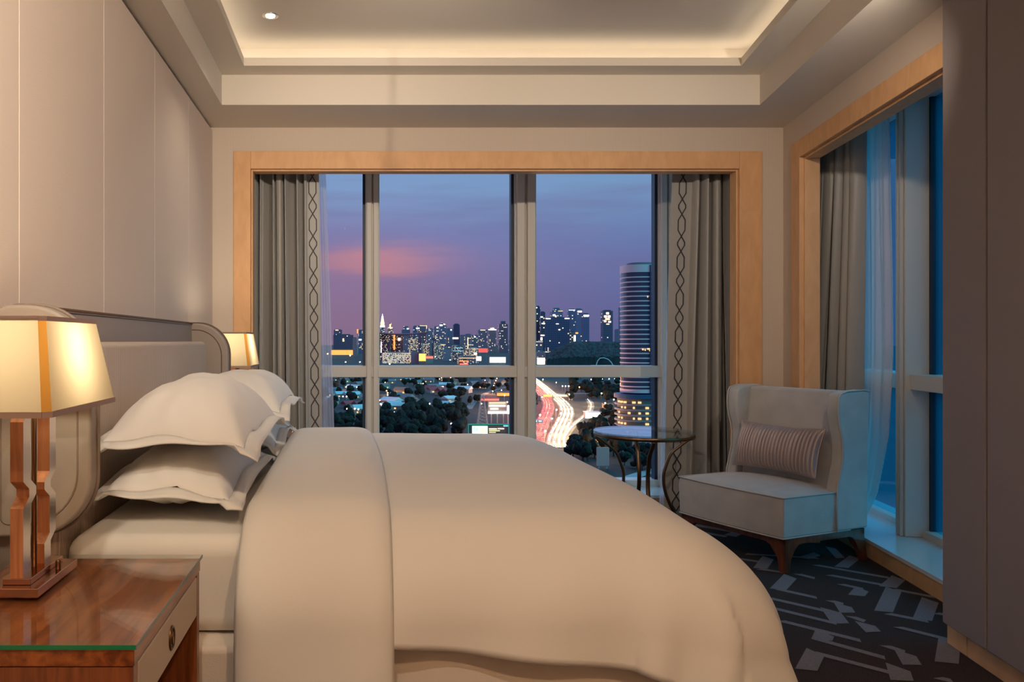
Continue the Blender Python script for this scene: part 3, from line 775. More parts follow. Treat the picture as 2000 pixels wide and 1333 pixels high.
# ------------------------------------------------------------------ slipper armchair
def armchair():
    t = thing('armchair', 'low grey velvet wing armchair with dark wooden legs in the window corner', 'armchair', (2.440, 4.612, 0), R(-67))
    def lo(name, bm, mat, par=t, smooth=False): return obj(name, bm, mat, par, smooth, world=False)
    w = .37
    # wooden frame: apron that curves down into four legs
    bm = bm_()
    def apron(p0, p1, nrm):
        p0, p1 = Vector(p0), Vector(p1); L_ = (p1 - p0).length; ax = (p1 - p0).normalized(); pts = []
        for k in range(25):
            s = k / 24; dd = min(s, 1 - s) * L_
            z = .150 - .10 * max(0, 1 - (dd - .04) / .085) ** 2.2 if dd > .04 else .05
            pts.append((s, z))
        poly = [p0 + ax * (s * L_) + Vector((0, 0, z)) for s, z in pts] + [p1 + Vector((0, 0, .186)), p0 + Vector((0, 0, .186))]
        prism(bm, poly, Vector(nrm) * .03)
    apron((-w + .012, -.318, 0), (w - .012, -.318, 0), (0, 1, 0)); apron((-w + .012, .29, 0), (w - .012, .29, 0), (0, 1, 0))
    apron((w - .042, -.318, 0), (w - .042, .32, 0), (1, 0, 0)); apron((-w + .012, -.318, 0), (-w + .012, .32, 0), (1, 0, 0))
    lo('apron', bm, M['chair_wood'])
    for sx in (-1, 1):
        for y, fy in ((-.318, 0), (.32, .03)):
            bm = bm_(); d = 1 if y < 0 else -1
            x1 = sx * (w - .012)
            a = [(x1, y), (x1 - sx * .060, y), (x1 - sx * .060, y + d * .060), (x1, y + d * .060)]
            bq = [(x1 + sx * .002, y - d * .0 + (fy if y > 0 else -.004)), (x1 - sx * .034, y + (fy if y > 0 else -.004)), (x1 - sx * .034, y + d * .036 + fy), (x1 + sx * .002, y + d * .036 + fy)]
            va = [bm.verts.new((*p, .16)) for p in a]; vb = [bm.verts.new((*p, 0)) for p in bq]
            bm.faces.new(va); bm.faces.new(vb[::-1])
            for i in range(4): bm.faces.new((va[i], va[(i+1) % 4], vb[(i+1) % 4], vb[i]))
            bevel(lo('leg', bm, M['chair_wood']), .004, 2)
    # seat
    bm = bm_()
    def seat_f(sgn):
        def f(i, j):
            a, b = 2*i - 1, 2*j - 1
            x = a * .362; y = -.335 + (.20 + .335) * (b + 1) / 2
            crown = .034 * (1 - abs(a) ** 2.5) * (1 - abs(b) ** 3)
            front = .02 * (1 - a * a) if b < 0 else 0
            return Vector((x, y - front * max(0, -b) ** 2, .408 + crown))
        return f
    top = grid(bm, seat_f(1), 24, 18)
    bot = [[None] * 19 for _ in range(25)]
    border = [(i, 0) for i in range(25)] + [(24, j) for j in range(1, 19)] + [(i, 18) for i in range(23, -1, -1)] + [(0, j) for j in range(17, 0, -1)]
    prev = None; lows = []
    for (i, j) in border:
        v = top[i][j].co; lows.append([bm.verts.new((v.x * 1.010, v.y + (-.004 if j == 0 else 0), .36)), bm.verts.new((v.x * .992, v.y, .188))])
    nb = len(border)
    for q in range(nb):
        k = (q + 1) % nb; A, B = top[border[q][0]][border[q][1]], top[border[k][0]][border[k][1]]
        bm.faces.new((A, B, lows[k][0], lows[q][0])); bm.faces.new((lows[q][0], lows[k][0], lows[k][1], lows[q][1]))
    bm.faces.new([l[1] for l in lows])
    pip = [top[i][j].co.copy() for i, j in border]; pip2 = [l[1].co.copy() for l in lows]
    st = bevel(lo('seat', bm, M['velvet'], smooth=True), .012, 2, 50)
    bm = bm_(); tube(bm, [Vector((p.x * 1.002, p.y - .001, p.z)) for p in pip], .0048, 6, closed=True); tube(bm, pip2, .004, 6, closed=True)
    lo('seat_piping', bm, M['chair_piping'], st, True)
    # inner back
    bm = bm_()
    def back_f(i, j):
        a = 2*i - 1; z = .36 + (.962 - .36) * j
        y = .135 + .085 * j + .02 * abs(a) ** 3 * -1 - .012 * (1 - a * a) * math.sin(j * math.pi)
        return Vector((a * .305, y, z))
    V = grid(bm, back_f, 16, 16)
    r = bmesh.ops.extrude_face_region(bm, geom=bm.faces[:])
    for v in [x for x in r['geom'] if isinstance(x, bmesh.types.BMVert)]:
        j = (v.co.z - .36) / .602; v.co.y = .285 + .045 * j
    bevel(lo('backrest', bm, M['velvet'], smooth=True), .02, 4, 50)
    # outer back and wings
    for sx in (-1, 1):
        prof = [(.335, .19), (.345, .962), (.30, .972), (.16, .968), (.105, .955), (.088, .93), (.082, .86), (.090, .79), (.112, .72), (.122, .66), (.118, .58), (.095, .50), (.075, .43), (.07, .36), (.072, .19)]
        bm = bm_(); prism(bm, [(sx * .372, y, z) for y, z in prof], (-sx * .072, 0, 0))
        wg = bevel(lo('wing', bm, M['velvet'], smooth=True), .016, 4, 40)
        bm = bm_(); tube(bm, [(sx * .371, y, z) for y, z in prof[1:]], .0042, 6)
        lo('piping', bm, M['chair_piping'], wg, True)
    return t
armchair()

def cushion():
    cx, cy = 2.440 + .052 * .92, 4.612 + .052 * .39
    rz = R(-67); tl = R(-17)
    t = thing('cushion', 'silver pleated satin cushion leaning on the armchair back', 'cushion', (cx + .012, cy + .005, .612), rz)
    lx, lz = .56, .285; bm = bm_(); rot = Matrix.Rotation(tl, 3, 'X')
    def surf(sgn):
        def f(i, j):
            a, b = 2*i - 1, 2*j - 1; b = math.sin(b * math.pi / 2)
            px = a * lx / 2 * (1 - .05 * (1 - b*b) * abs(a)**3); pz = b * lz / 2 * (1 - .10 * (1 - a*a) * abs(b)**3)
            h = ((1 - abs(a)**3) * (1 - abs(b)**2.2)) ** .6
            rib = .016 * (abs(math.cos(a * math.pi * 12.5)) ** .7 - .5) * min(1, h * 3)
            return rot @ Vector((px, sgn * (.062 * h + rib * (1 if sgn < 0 else .3)), pz))
        return f
    grid(bm, surf(-1), 320, 24); grid(bm, surf(1), 320, 24)
    bmesh.ops.remove_doubles(bm, verts=bm.verts, dist=.002)
    body = obj('cushion_cover', bm, M['satin'], t, True, world=False)
    bm = bm_(); pts = []
    for q in range(120):
        s = q / 120 * 4; side = int(s); f = s - side
        a, b = [(2*f - 1, -1), (1, 2*f - 1), (1 - 2*f, 1), (-1, 1 - 2*f)][side]
        pts.append(rot @ Vector((a * lx / 2 * (1 - .05 * (1 - b*b) * abs(a)**3), 0, b * lz / 2 * (1 - .10 * (1 - a*a) * abs(b)**3))))
    tube(bm, pts, .004, 6, closed=True); obj('piping', bm, M['satin'], body, True, world=False)
cushion()

# ------------------------------------------------------------------ curtains
def hex_chain(bm, fpos, L0, L1, width, period=.165):
    """black chain of long and short hexagons running down a border; fpos(across, along) gives the surface point"""
    z = L0; k = 0
    def strip(pts, wd=.0075):
        for (a, b) in zip(pts, pts[1:]):
            d = Vector((b[0] - a[0], b[1] - a[1])); 
            if d.length < 1e-6: continue
            nn = Vector((-d.y, d.x)).normalized() * wd / 2; e = d.normalized() * wd * .3
            bm.faces.new([bm.verts.new(fpos(a[0] + nn.x - e.x, a[1] + nn.y - e.y)), bm.verts.new(fpos(a[0] - nn.x - e.x, a[1] - nn.y - e.y)),
                          bm.verts.new(fpos(b[0] - nn.x + e.x, b[1] - nn.y + e.y)), bm.verts.new(fpos(b[0] + nn.x + e.x, b[1] + nn.y + e.y))])
    while z < L1:
        ln = .155 if k % 2 == 0 else .105; z2 = z + ln; w = width / 2; q = .042
        for s in (-1, 1):
            strip([(0, z), (s * w, z + q), (s * w, z2 - q), (0, z2)])
        z = z2; k += 1

def curtain(name, label, pos, nrm, pleats, z0, z1, seed, amp, border_at, border_w, group, gather=0.0):
    """pos(s, h): plan position for s 0..1 (s=0 stacked end, s=1 leading edge) at height fraction h (0 bottom, 1 top)"""
    p0 = pos(0, 0); t = thing(name, label, 'curtain', (p0[0], p0[1], z0), 0, group)
    rn = random.Random(seed); ph = [rn.uniform(-.6, .6) for _ in range(40)]
    nv = Vector((nrm[0], nrm[1], 0)); pa, pb = Vector((*pos(0, 0), 0)), Vector((*pos(1, 0), 0)); tv = (pb - pa).normalized(); fold_w = (pb - pa).length * border_at / pleats
    def P(i, j, off=0):
        s = i; h = 1 - j; x, y = pos(s, h)
        body = 1.0 if s < border_at else max(0.0, 1 - (s - border_at) / .03)
        a = s / border_at * pleats
        a += .22 * math.sin(a * 2.3 + seed) * body
        kk = int(a) % 40
        th = a * 2 * math.pi + .5 * math.sin(h * 2.1 + kk) * body
        w = (math.sin(th) + .28 * math.sin(2 * th + ph[kk] * 2 + h)) * amp * (.75 + .35 * (1 - h) + .35 * ph[(kk + 9) % 40])
        sl = math.cos(th * 1.0 + .6) * fold_w * .52 * body * (.8 + .5 * ph[(kk + 3) % 40])       # folds lean over one another
        w *= body; w += (1 - body) * .010 * math.sin(h * 5 + seed)
        x += tv.x * sl; y += tv.y * sl
        q = nv * (w + off); return Vector((x + q.x, y + q.y, z0 + (z1 - z0) * h))
    bm = bm_(); grid(bm, lambda i, j: P(i, j), 260, 36)
    b = obj('drape', bm, M['curtain'], t, True)
    m = b.modifiers.new('thickness', 'SOLIDIFY'); m.thickness = .003; m.offset = 0
    if border_w:
        c0 = border_at + .5 * (1 - border_at) + .01; ln = (Vector(pos(1, 0)) - Vector(pos(0, 0))).length
        half = border_w / ln / 2
        bm = bm_(); hex_chain(bm, lambda a, zz: P(c0 + a / ln, zz / (z1 - z0), .006), 0.0, (z1 - z0) - .12, border_w * .62)
        e = obj('embroidered_chain', bm, M['embroidery'], b); e['label'] = 'black hexagon chain embroidery'
        m = e.modifiers.new('thickness', 'SOLIDIFY'); m.thickness = .002; m.offset = 0
    return t
def lerp(a, b, f): return a + (b - a) * f
YC = 5.42
def xat(u, Y): return (u - 700) / 1515 * Y
curtain('curtain', 'taupe silk curtain with black chain border at the left of the back window', lambda s, h: (lerp(xat(478, YC), xat(lerp(631, 622, h), YC), s), YC + .02 * s),
        (0, -1), 7, .012, 2.66, 3, .088, .80, .085, 'silk curtains at the windows')
curtain('curtain', 'grey silk curtain with black chain border at the right of the back window', lambda s, h: (lerp(xat(1462, YC), xat(lerp(1297, 1317, h), YC), s), YC + .02 * s),
        (0, -1), 5, .012, 2.66, 8, .092, .70, .085, 'silk curtains at the windows')
# side window: stacked in the corner, its foot pushed into the room behind the armchair
def t_of(u, o):
    q = (u - 700) / 1515; return (XC - K * D + NRM.x * o - NRM.y * o * q) / (q - K)
def side_pos(s, h):
    o0, o1 = .15, .31; return W(lerp(t_of(lerp(1566, 1592, h), o0), t_of(lerp(1667, 1681, h), o1), s), lerp(o0, o1, s))
curtain('curtain', 'grey silk curtain gathered in the corner of the side window behind the armchair', side_pos, (-NRM.x, -NRM.y), 5, .125, 2.66, 21, .052, .97, 0, 'silk curtains at the windows')

def sheer(name, label, pos, nrm, z0f, z1, seed, amp, waves, mat):
    p0 = pos(0, 0); t = thing(name, label, 'sheer curtain', (p0[0], p0[1], .11), 0, 'sheer curtains at the windows'); nv = Vector((nrm[0], nrm[1], 0))
    def P(i, j):
        h = 1 - j; x, y = pos(i, h); z0 = z0f(i)
        w = amp * math.sin(i * waves * 2 * math.pi + .8 * math.sin(h * 3 + seed)) + amp * .5 * math.sin(i * waves * 4.3 * math.pi + seed + h)
        q = nv * w; return Vector((x + q.x, y + q.y, z0 + (z1 - z0) * h))
    bm = bm_(); grid(bm, P, 90, 48); obj('voile', bm, mat, t, True)
YS = 5.58
sheer('sheer_curtain', 'narrow sheer curtain hanging beside the left silk curtain', lambda s, h: (lerp(xat(596, YS), xat(lerp(656, 634, h ** 1.3), YS), s), YS), (0, -1), lambda i: .015, 2.66, 1, .012, 3, M['sheer'])
sheer('sheer_curtain', 'narrow pale sheer curtain hanging beside the right back curtain', lambda s, h: (lerp(xat(1345, YS), xat(lerp(1287, 1320, h ** 1.2), YS), s), YS), (0, -1), lambda i: .015, 2.66, 2, .012, 3, M['sheer'])
def sheer_side(s, h):
    edge = [(0.0, 1684), (.077, 1710), (.23, 1735), (.41, 1743), (.58, 1742), (1.0, 1735)]
    for (h0, a0), (h1, a1) in zip(edge, edge[1:]):
        if h0 <= h <= h1: e = lerp(a0, a1, (h - h0) / (h1 - h0)); break
    return W(t_of(lerp(lerp(1655, 1672, h), e, s), .40), .40)
sheer('sheer_curtain', 'long pale blue sheer curtain sweeping down behind the armchair at the side window', sheer_side, (-NRM.x, -NRM.y), lambda i: .115, 2.66, 4, .012, 4, M['sheer_side'])

# ------------------------------------------------------------------ the city, at its real distances below the window
HG = 85.0; ZG = EYE - HG
FAC = mat_facade()
def gp(u, v):
    Y = HG * 1515 / (v - 667); return Vector(((u - 700) / 1515 * Y, Y, ZG))
M['land'] = mat_p('night_land', (.017,.018,.022), .9, noise_amt=.7, noise_scale=.01)
M['asphalt'] = mat_p('asphalt', (.16,.15,.14), .8)
M['road_paint'] = mat_p('road_paint', (.6,.58,.5), .7)
M['concrete'] = mat_p('concrete', (.30,.29,.30), .8)
M['leaf'] = mat_p('night_leaf', (.018,.022,.020), .9, spec=.1, noise_amt=.6, noise_scale=.25)
M['bark'] = mat_p('bark', (.05,.04,.03), .9)
M['forest'] = mat_p('forest_canopy', (.020,.018,.024), .9, noise_amt=.5, noise_scale=.03)
M['roof_red'] = mat_p('red_roof', (.30,.045,.06), .7)
M['roof_white'] = mat_p('white_roof', (.55,.60,.66), .7)
M['roof_grey'] = mat_p('grey_roof', (.17,.17,.20), .7)
M['roof_brown'] = mat_p('brown_roof', (.22,.13,.11), .7)
M['house_wall'] = mat_p('house_wall', (.36,.33,.31), .8)
M['white_band'] = mat_p('white_band', (.86,.70,.70), .6)
M['pink_panel'] = mat_p('pink_panel', (.85,.36,.33), .7)
M['tower_glass'] = mat_p('tower_glass', (.035,.055,.11), .25, spec=.6)
M['pole'] = mat_p('pole_steel', (.35,.35,.36), .5)
M['car_dark'] = mat_p('car_paint', (.10,.10,.11), .4)
M['sign_blue'] = mat_p('sign_blue', (.02,.10,.22), .5)
E = {k: mat_emit('light_' + k, c, s) for k, (c, s) in {
    'white': ((1, .95, .88), 6), 'warm': ((1, .72, .38), 5), 'orange': ((1, .30, .07), 2.2), 'red': ((1, .10, .08), 3.5), 'amber': ((1, .55, .12), 2.2),
    'cyan': ((.5, .95, 1), 4), 'head': ((1, .86, .56), 22), 'tail': ((1, .09, .07), 7), 'window': ((1, .58, .25), 1.5), 'gold': ((1, .74, .42), 1.9),
    'screen': ((.75, .95, .80), 2.0), 'screen_blue': ((.25, .65, .80), 1.4), 'green': ((.02, .40, .26), .9), 'lamp': ((1, .88, .70), 26), 'lamp_orange': ((1, .50, .18), 22), 'billboard': ((1, .93, .80), 3.2), 'redboard': ((.95, .16, .14), 1.0)}.items()}

bm = bm_(); bm.faces.new([bm.verts.new(p) for p in ((-9000, 120, ZG), (9000, 120, ZG), (9000, 16000, ZG), (-9000, 16000, ZG))])
struct('ground', bm, M['land'])

def tower(u0, u1, vt, Y, color, lit, label, cell='coarse', depth=None, roof=None, crown=None, lights=(), vb=None, strip=None, cat='building'):
    """a building seen between pixel columns u0..u1 with its roof at row vt, standing on the ground Y metres away"""
    x0, x1 = (u0 - 700) / 1515 * Y, (u1 - 700) / 1515 * Y; zt = EYE - (vt - 667) / 1515 * Y; h = zt - ZG
    w = x1 - x0; dp = depth or max(14, w * .8); px = Y / 1515
    t = thing('building', label, cat, ((x0 + x1) / 2, Y + dp / 2, ZG)); t['_px'] = px
    def L(name, bm, m, par=t): return obj(name, bm, m, par, world=False)
    bm = bm_(); box(bm, -w/2, w/2, -dp/2, dp/2, 0, h); b = L('tower_body', bm, FAC[cell]); b.color = (min(1, color[0] * 2.2), color[1] * 1.15, color[2] * 1.15, lit)
    bm = bm_(); box(bm, -w*.34, w*.34, -dp*.34, dp*.34, h, h + max(4, h * .02)); r = L('roof_box', bm, FAC[cell]); r.color = (*color, 0)
    if crown:
        bm = bm_(); box(bm, -w*crown[0]/2, w*crown[0]/2, -dp*.3, dp*.3, h + .1, h + crown[1] * px); c = L('crown', bm, FAC[cell]); c.color = (*color, lit)
    for (du, dv, wu, hv, e) in lights:      # lit signs and roof lights, measured in image widths from the facade's top left
        bm = bm_(); X = -w/2 + du * px; Z = h - dv * px
        box(bm, X, X + wu * px, -dp/2 - 1.2, -dp/2 - .2, Z - hv * px, Z); L('lit_sign', bm, E[e])
    return t

B = [  # far cladding is made paler and bluer to imitate distance haze
 # far skyline, left pane
 (651, 690, 655, 4300, (.085,.11,.19), .03, 'broad dark blue office block behind the orange lit station roofs', 'coarse', None, [(18,7,3,6,'gold')]),
 (689, 697, 661, 4200, (.30,.24,.26), .0, 'narrow pinkish grey slab beside the broad blue office block', 'coarse', None, []),
 (700, 713, 646, 5200, (.13,.17,.28), .12, 'slim blue block left of the first window post', 'coarse', None, [(1,17,5,3,'cyan')]),
 (652, 668, 645, 6500, (.16,.14,.22), .06, 'faint distant tower with roof lights at far left', 'coarse', None, [(3,0,6,1.6,'gold')]),
 # middle pane, from left
 (757, 768, 640, 6800, (.30,.22,.25), .25, 'distant tower lit pink right of the white spire', 'coarse', (.5, 8), [(1,0,9,1.2,'gold'), (3.5,-6,3,8,'gold')]),
 (785, 801, 645, 6300, (.14,.17,.28), .04, 'blue grey tower with one white roof light behind the red roofed mall', 'coarse', (.6, 7), [(10,-3,3,2,'white')]),
 (807, 822, 638, 6300, (.12,.16,.29), .03, 'dark blue tower with a white lamp on its roof corner', 'coarse', None, [(6,3,6,2.2,'white')]),
 (820, 834, 636, 6700, (.22,.18,.26), .05, 'tower with a thin lit frame along its roof edge', 'coarse', None, [(0,.5,13,1,'gold'), (12.5,.5,1,8,'gold')]),
 (816, 832, 645, 5300, (.17,.21,.30), .10, 'pale blue apartment block left of the tall cluster', 'coarse', None, []),
 (833, 846, 643, 5250, (.20,.24,.33), .16, 'pale apartment block with light columns of windows', 'coarse', None, []),
 (848, 858, 639, 5600, (.20,.23,.32), .12, 'apartment tower with bright rooftop lamp, left of a pair', 'coarse', None, [(5,1,2,2,'white')]),
 (858, 872, 636, 5650, (.19,.21,.31), .14, 'apartment tower crowned by a lit rooftop terrace', 'coarse', (.6, 5), [(1,-1,5,2.5,'white'), (8,-2,4,1.5,'gold')]),
 (872, 886, 643, 5500, (.16,.20,.30), .08, 'blue apartment block with a single cool lamp', 'coarse', None, [(8,1,2.4,2.4,'white')]),
 (886, 898, 635, 4900, (.05,.06,.16), .01, 'dark navy tower with a yellow lit sign band low on its face', 'coarse', (.55, 2), [(-2,25,11,3.2,'warm')]),
 (898, 910, 656, 5400, (.17,.20,.28), .10, 'grey block right of the navy tower', 'coarse', None, []),
 (909, 921, 654, 5300, (.20,.20,.27), .18, 'block with a bright stair column of lit windows', 'coarse', None, [(4,6,1.5,36,'gold')]),
 (921, 934, 656, 5200, (.17,.19,.27), .10, 'bluish apartment block with one turquoise lamp', 'coarse', None, [(5,2,3,2,'cyan')]),
 (935, 952, 645, 6200, (.24,.19,.26), .08, 'mauve tower with a pale line of light on its roof', 'coarse', None, [(3,0,10,1.3,'gold')]),
 (955, 969, 643, 5900, (.29,.20,.24), .10, 'rosy tower with a bright white crown of lamps', 'coarse', (.5, 3), [(-1,1,15,1.5,'white'), (3,-1,7,2,'white')]),
 (975, 992, 634, 5600, (.20,.14,.20), .12, 'dark pink tower with a stepped top near the middle post', 'coarse', (.5, 6), []),
 (994, 1000, 666, 5300, (.22,.22,.30), .15, 'short pale block tucked beside the tall blue needle tower', 'coarse', None, []),
 (998, 1012, 560, 6400, (.07,.13,.27), .02, 'very tall slim blue tower at the left of the middle post', 'coarse', None, [(0,70,1.5,1.5,'white')]),
 # nearer middle distance
 (741, 762, 656, 3500, (.10,.10,.16), .20, 'dark office block with scattered lit floors under the red roof', 'fine', None, [(3,12,1,22,'white')]),
 (762, 790, 655, 3520, (.13,.09,.14), .10, 'dark mall block with an orange vertical sign', 'fine', None, [(6.5,0,3,29,'orange'), (15,6,7,5,'warm')]),
 (787, 797, 657, 3400, (.22,.19,.27), .02, 'plain mauve stair tower beside the mall', 'fine', None, []),
 (796, 817, 660, 3450, (.15,.14,.17), .42, 'office block with many bright windows right of the mauve stair tower', 'fine', None, []),
 (748, 803, 691, 2950, (.34,.31,.30), .75, 'long low white building with rows of lit windows', 'fine', None, []),
 (803, 818, 688, 2930, (.24,.21,.28), .0, 'windowless mauve block beside the orange lit hall', 'fine', None, []),
 (826, 838, 672, 3700, (.22,.22,.22), .45, 'small block with yellowish lit windows', 'fine', None, []),
 (843, 850, 662, 3900, (.08,.10,.15), .05, 'narrow dark block behind the yellowish lit one', 'fine', None, []),
 (849, 868, 672, 3650, (.20,.24,.26), .25, 'greenish grey block with a sloping roof light', 'fine', None, [(13,2,6,1.2,'gold')]),
 (866, 884, 684, 3300, (.20,.28,.36), .03, 'pale blue striped warehouse block', 'fine', None, []),
 (884, 906, 676, 3200, (.09,.17,.22), .18, 'teal block with horizontal bands', 'fine', None, [(2,4,18,.9,'screen_blue'), (2,10,18,.9,'screen_blue')]),
 (906, 917, 685, 3150, (.22,.22,.21), .45, 'small lit block right of the teal banded one', 'fine', None, []),
 (918, 932, 681, 3100, (.26,.26,.23), .60, 'brightly lit yellowish flats left of the red billboard', 'fine', None, [(8,9,5,4,'warm')]),
 (896, 934, 698, 2850, (.22,.24,.30), .10, 'long grey hall with a flat roof above the red lit shops', 'fine', 40, [(0,2,38,.7,'gold')]),
 (896, 916, 704, 2780, (.30,.10,.08), .30, 'red lit shop row below the long grey hall', 'fine', 40, [(1,1.5,18,1.5,'orange'), (2,7,16,3,'red')]),
 # right pane
 (1046, 1055.5, 601, 3850, (.055,.075,.14), .06, 'tall dark tower just right of the middle post', 'coarse', (.5, 3), [(1,0,2,1.6,'white')]),
 (1056, 1065, 611, 3700, (.06,.08,.15), .10, 'dark tower with bright lamps stepping down beside the tallest dark one', 'coarse', None, [(0,8,4,2,'white'), (2,21,6,1.6,'white'), (0,44,7,2,'white'), (0,49,3,6,'white')]),
 (1066, 1113, 622, 3800, (.075,.10,.20), .04, 'wide dark blue office slab with a row of roof lamps', 'coarse', None, [(0,.6,9,1.6,'white'), (37,.4,9,1.4,'white'), (20,11,5,1.2,'white'), (25,22,3,1.6,'white')]),
 (1078, 1099, 608, 4700, (.19,.22,.34), .12, 'pale tower with a lit lattice top rising behind the wide slab', 'coarse', (.5, 6), [(2,7,4,3,'white'), (6,9,3,4,'gold'), (12,0,9,.9,'gold')]),
 (1111, 1124, 606, 4400, (.14,.17,.30), .03, 'tall striped blue tower, left of two joined shafts', 'coarse', None, [(0,0,12,1.2,'cyan')]),
 (1124.3, 1138, 605, 4400, (.21,.21,.34), .06, 'tall paler shaft with a white light on its roof', 'coarse', None, [(4,3,8,2.6,'white')]),
 (1139, 1151, 614, 4300, (.14,.16,.30), .05, 'blue tower with a wide glowing white top', 'coarse', None, [(1,2,10,2.6,'white')]),
 (1178, 1197, 608, 4100, (.10,.11,.19), .05, 'dark tower with a golden lattice of lights on its upper face', 'coarse', None, [(6,3,5,4,'warm'), (2,9,5,4,'warm'), (9,9,5,4,'warm'), (4,14,9,4,'gold'), (2,19,4,3,'warm'), (10,20,5,3,'warm'), (6,25,6,2,'gold')]),
 (1202, 1211, 645, 4600, (.20,.18,.28), .05, 'small mauve block left of the teal tower', 'coarse', None, []),
 (1212, 1228, 601, 3600, (.05,.16,.25), .01, 'plain teal tower beside the round banded tower', 'coarse', None, []),
 (1217, 1228, 633, 3500, (.22,.22,.33), .03, 'pale low block in front of the teal tower', 'coarse', None, []),
 (1046, 1060, 668, 3300, (.18,.17,.24), .15, 'pale block under the dark towers by the middle post', 'coarse', None, [(0,0,14,.8,'gold')]),
 (1113, 1124, 650, 3900, (.20,.17,.20), .30, 'low block with a bright white vertical sign', 'coarse', None, [(8,6,3,12,'white'), (11,0,5,3,'orange')]),
 (1049, 1066, 689, 2820, (.24,.22,.25), .08, 'low block with a bright glowing ground floor by the middle post', 'fine', None, [(0,11,15,13,'billboard')]),
]
for (u0, u1, vt, Y, c, lit, lab, cell, crown, lights) in B:
    crown_, dp = (crown, None) if not isinstance(crown, (int, float)) else (None, crown)
    tower(u0, u1, vt, Y, c, lit, lab, cell, dp, None, crown_, lights)

# stepped tower with a glowing spire
def spire_tower():
    Y = 6600; px = Y / 1515; x = (747 - 700) * px; base = ZG
    t = thing('building', 'stepped tower lit white, tapering to a bright spire', 'building', (x, Y, base))
    f = lambda v: (EYE - (v - 667) * px) - ZG
    bm = bm_(); box(bm, -4*px, 4*px, -4*px, 4*px, 0, f(640)); o = obj('tower_body', bm, FAC['coarse'], t, world=False); o.color = (.30,.24,.28,.35)
    for i, (hw, va, vb, e) in enumerate(((4.2, 640, 637, 'white'), (3.8, 636.5, 634, 'gold'), (3.6, 633, 631, 'white'), (3.1, 630.5, 627.5, 'gold'), (2.5, 627, 623.5, 'gold'), (1.7, 623, 619.5, 'white'))):
        bm = bm_(); box(bm, -hw*px, hw*px, -hw*px, hw*px, f(va), f(vb)); obj('lit_tier', bm, E[e], t, world=False)
    bm = bm_(); lathe(bm, [(1.2*px, f(619.4)), (.7*px, f(617)), (.15*px, f(614))], 10); obj('spire', bm, E['white'], t, world=False)
spire_tower()

# a red lit mast at the left
def mast(u, vt, vb, Y, label, e):
    px = Y / 1515; x = (u - 700) * px; h = EYE - (vt - 667) * px - ZG
    t = thing('mast', label, 'mast', (x, Y, ZG))
    bm = bm_(); tube(bm, [(0, 0, 0), (0, 0, h * .6), (0, 0, h)], [3.2, 2.2, 1.0], 8); obj('shaft', bm, M['pole'], t, world=False)
    hb = EYE - (vb - 667) * px - ZG
    bm = bm_(); box(bm, -1.3*px, 1.3*px, -1.3*px, 1.3*px, hb - 2*px, hb + 6*px); obj('lit_head', bm, E[e], t, world=False)
mast(698.5, 641, 650, 5000, 'tall mast glowing orange over the left rooftops', 'orange')

# red saddle roof carried over the mall
def saddle_roof():
    Y = 3480; px = Y / 1515
    t = thing('roof_canopy', 'long dark red upturned roof over the dark mall blocks', 'roof', ((783 - 700) * px, Y, EYE - (655 - 667) * px))
    bm = bm_(); 
    def f(i, j):
        a = 2*i - 1; return Vector((a * 52 * px, (j - .5) * 60, (1.2 + 3.6 * abs(a) ** 1.8 + 1.5 * (1 - abs(2*j - 1))) * px))
    grid(bm, f, 24, 6); o = obj('roof_shell', bm, M['roof_red'], t, world=False); m = o.modifiers.new('t', 'SOLIDIFY'); m.thickness = 1.6 * px
    for a in (-.8, -.4, 0, .4, .8):
        bm = bm_(); box(bm, a*52*px - 2, a*52*px + 2, -2, 2, -(t.location.z - ZG), 1.0 * px); obj('column', bm, M['concrete'], t, world=False)
saddle_roof()

# orange lit station at the left, hall lit amber
def lit_shed(u0, u1, vt, vb, Y, e, label, roof='roof_grey'):
    px = Y / 1515; w = (u1 - u0) * px
    t = thing('shed', label, 'building', (((u0 + u1) / 2 - 700) * px, Y, ZG)); zt = EYE - (vt - 667) * px - ZG; zb = EYE - (vb - 667) * px - ZG
    bm = bm_(); box(bm, -w/2, w/2, 0, w*.4, 0, zt); obj('wall', bm, M['house_wall'], t, world=False)
    bm = bm_(); box(bm, -w*.48, w*.48, -1.5, -.2, zb, zt - .8*px); obj('lit_front', bm, E[e], t, world=False)
    bm = bm_(); box(bm, -w*.53, w*.53, -4, w*.44, zt + .01, zt + .9*px); obj('roof', bm, M[roof], t, world=False)
lit_shed(646, 690, 684, 694, 3600, 'orange', 'long station shed glowing orange at the far left')
lit_shed(818, 832, 691, 706, 2920, 'amber', 'hall with an amber lit front beside the mauve block')
lit_shed(832, 846, 696, 701, 2900, 'red', 'small red lit shed right of the amber hall', 'roof_red')
lit_shed(956, 988, 698, 709, 2800, 'billboard', 'white glowing showroom right of the red billboard')
lit_shed(1184, 1197, 709, 714, 2750, 'warm', 'small warm lit stall left of the round tower foot')
lit_shed(1210, 1228, 708, 714, 2740, 'warm', 'warm lit canopy directly beside the round tower')
lit_shed(1096, 1112, 703, 706, 2850, 'orange', 'low shelter with orange lamps on the wooded slope')
lit_shed(1143, 1172, 806, 818, 850, 'billboard', 'yellow white lit filling station beside the slip road', 'roof_white')
lit_shed(1178, 1196, 790, 797, 985, 'orange', 'orange lit shed near the round tower garage', 'roof_brown')
lit_shed(935, 975, 779, 783, 1095, 'red', 'row of shops lit red behind the roadside hoarding', 'roof_red')
lit_shed(970, 1003, 768, 774, 1195, 'orange', 'orange lit shops above the red lit row', 'roof_brown')
lit_shed(1240, 1278, 866, 880, 610, 'orange', 'orange lit garage entrance seen under the side table', 'roof_grey')

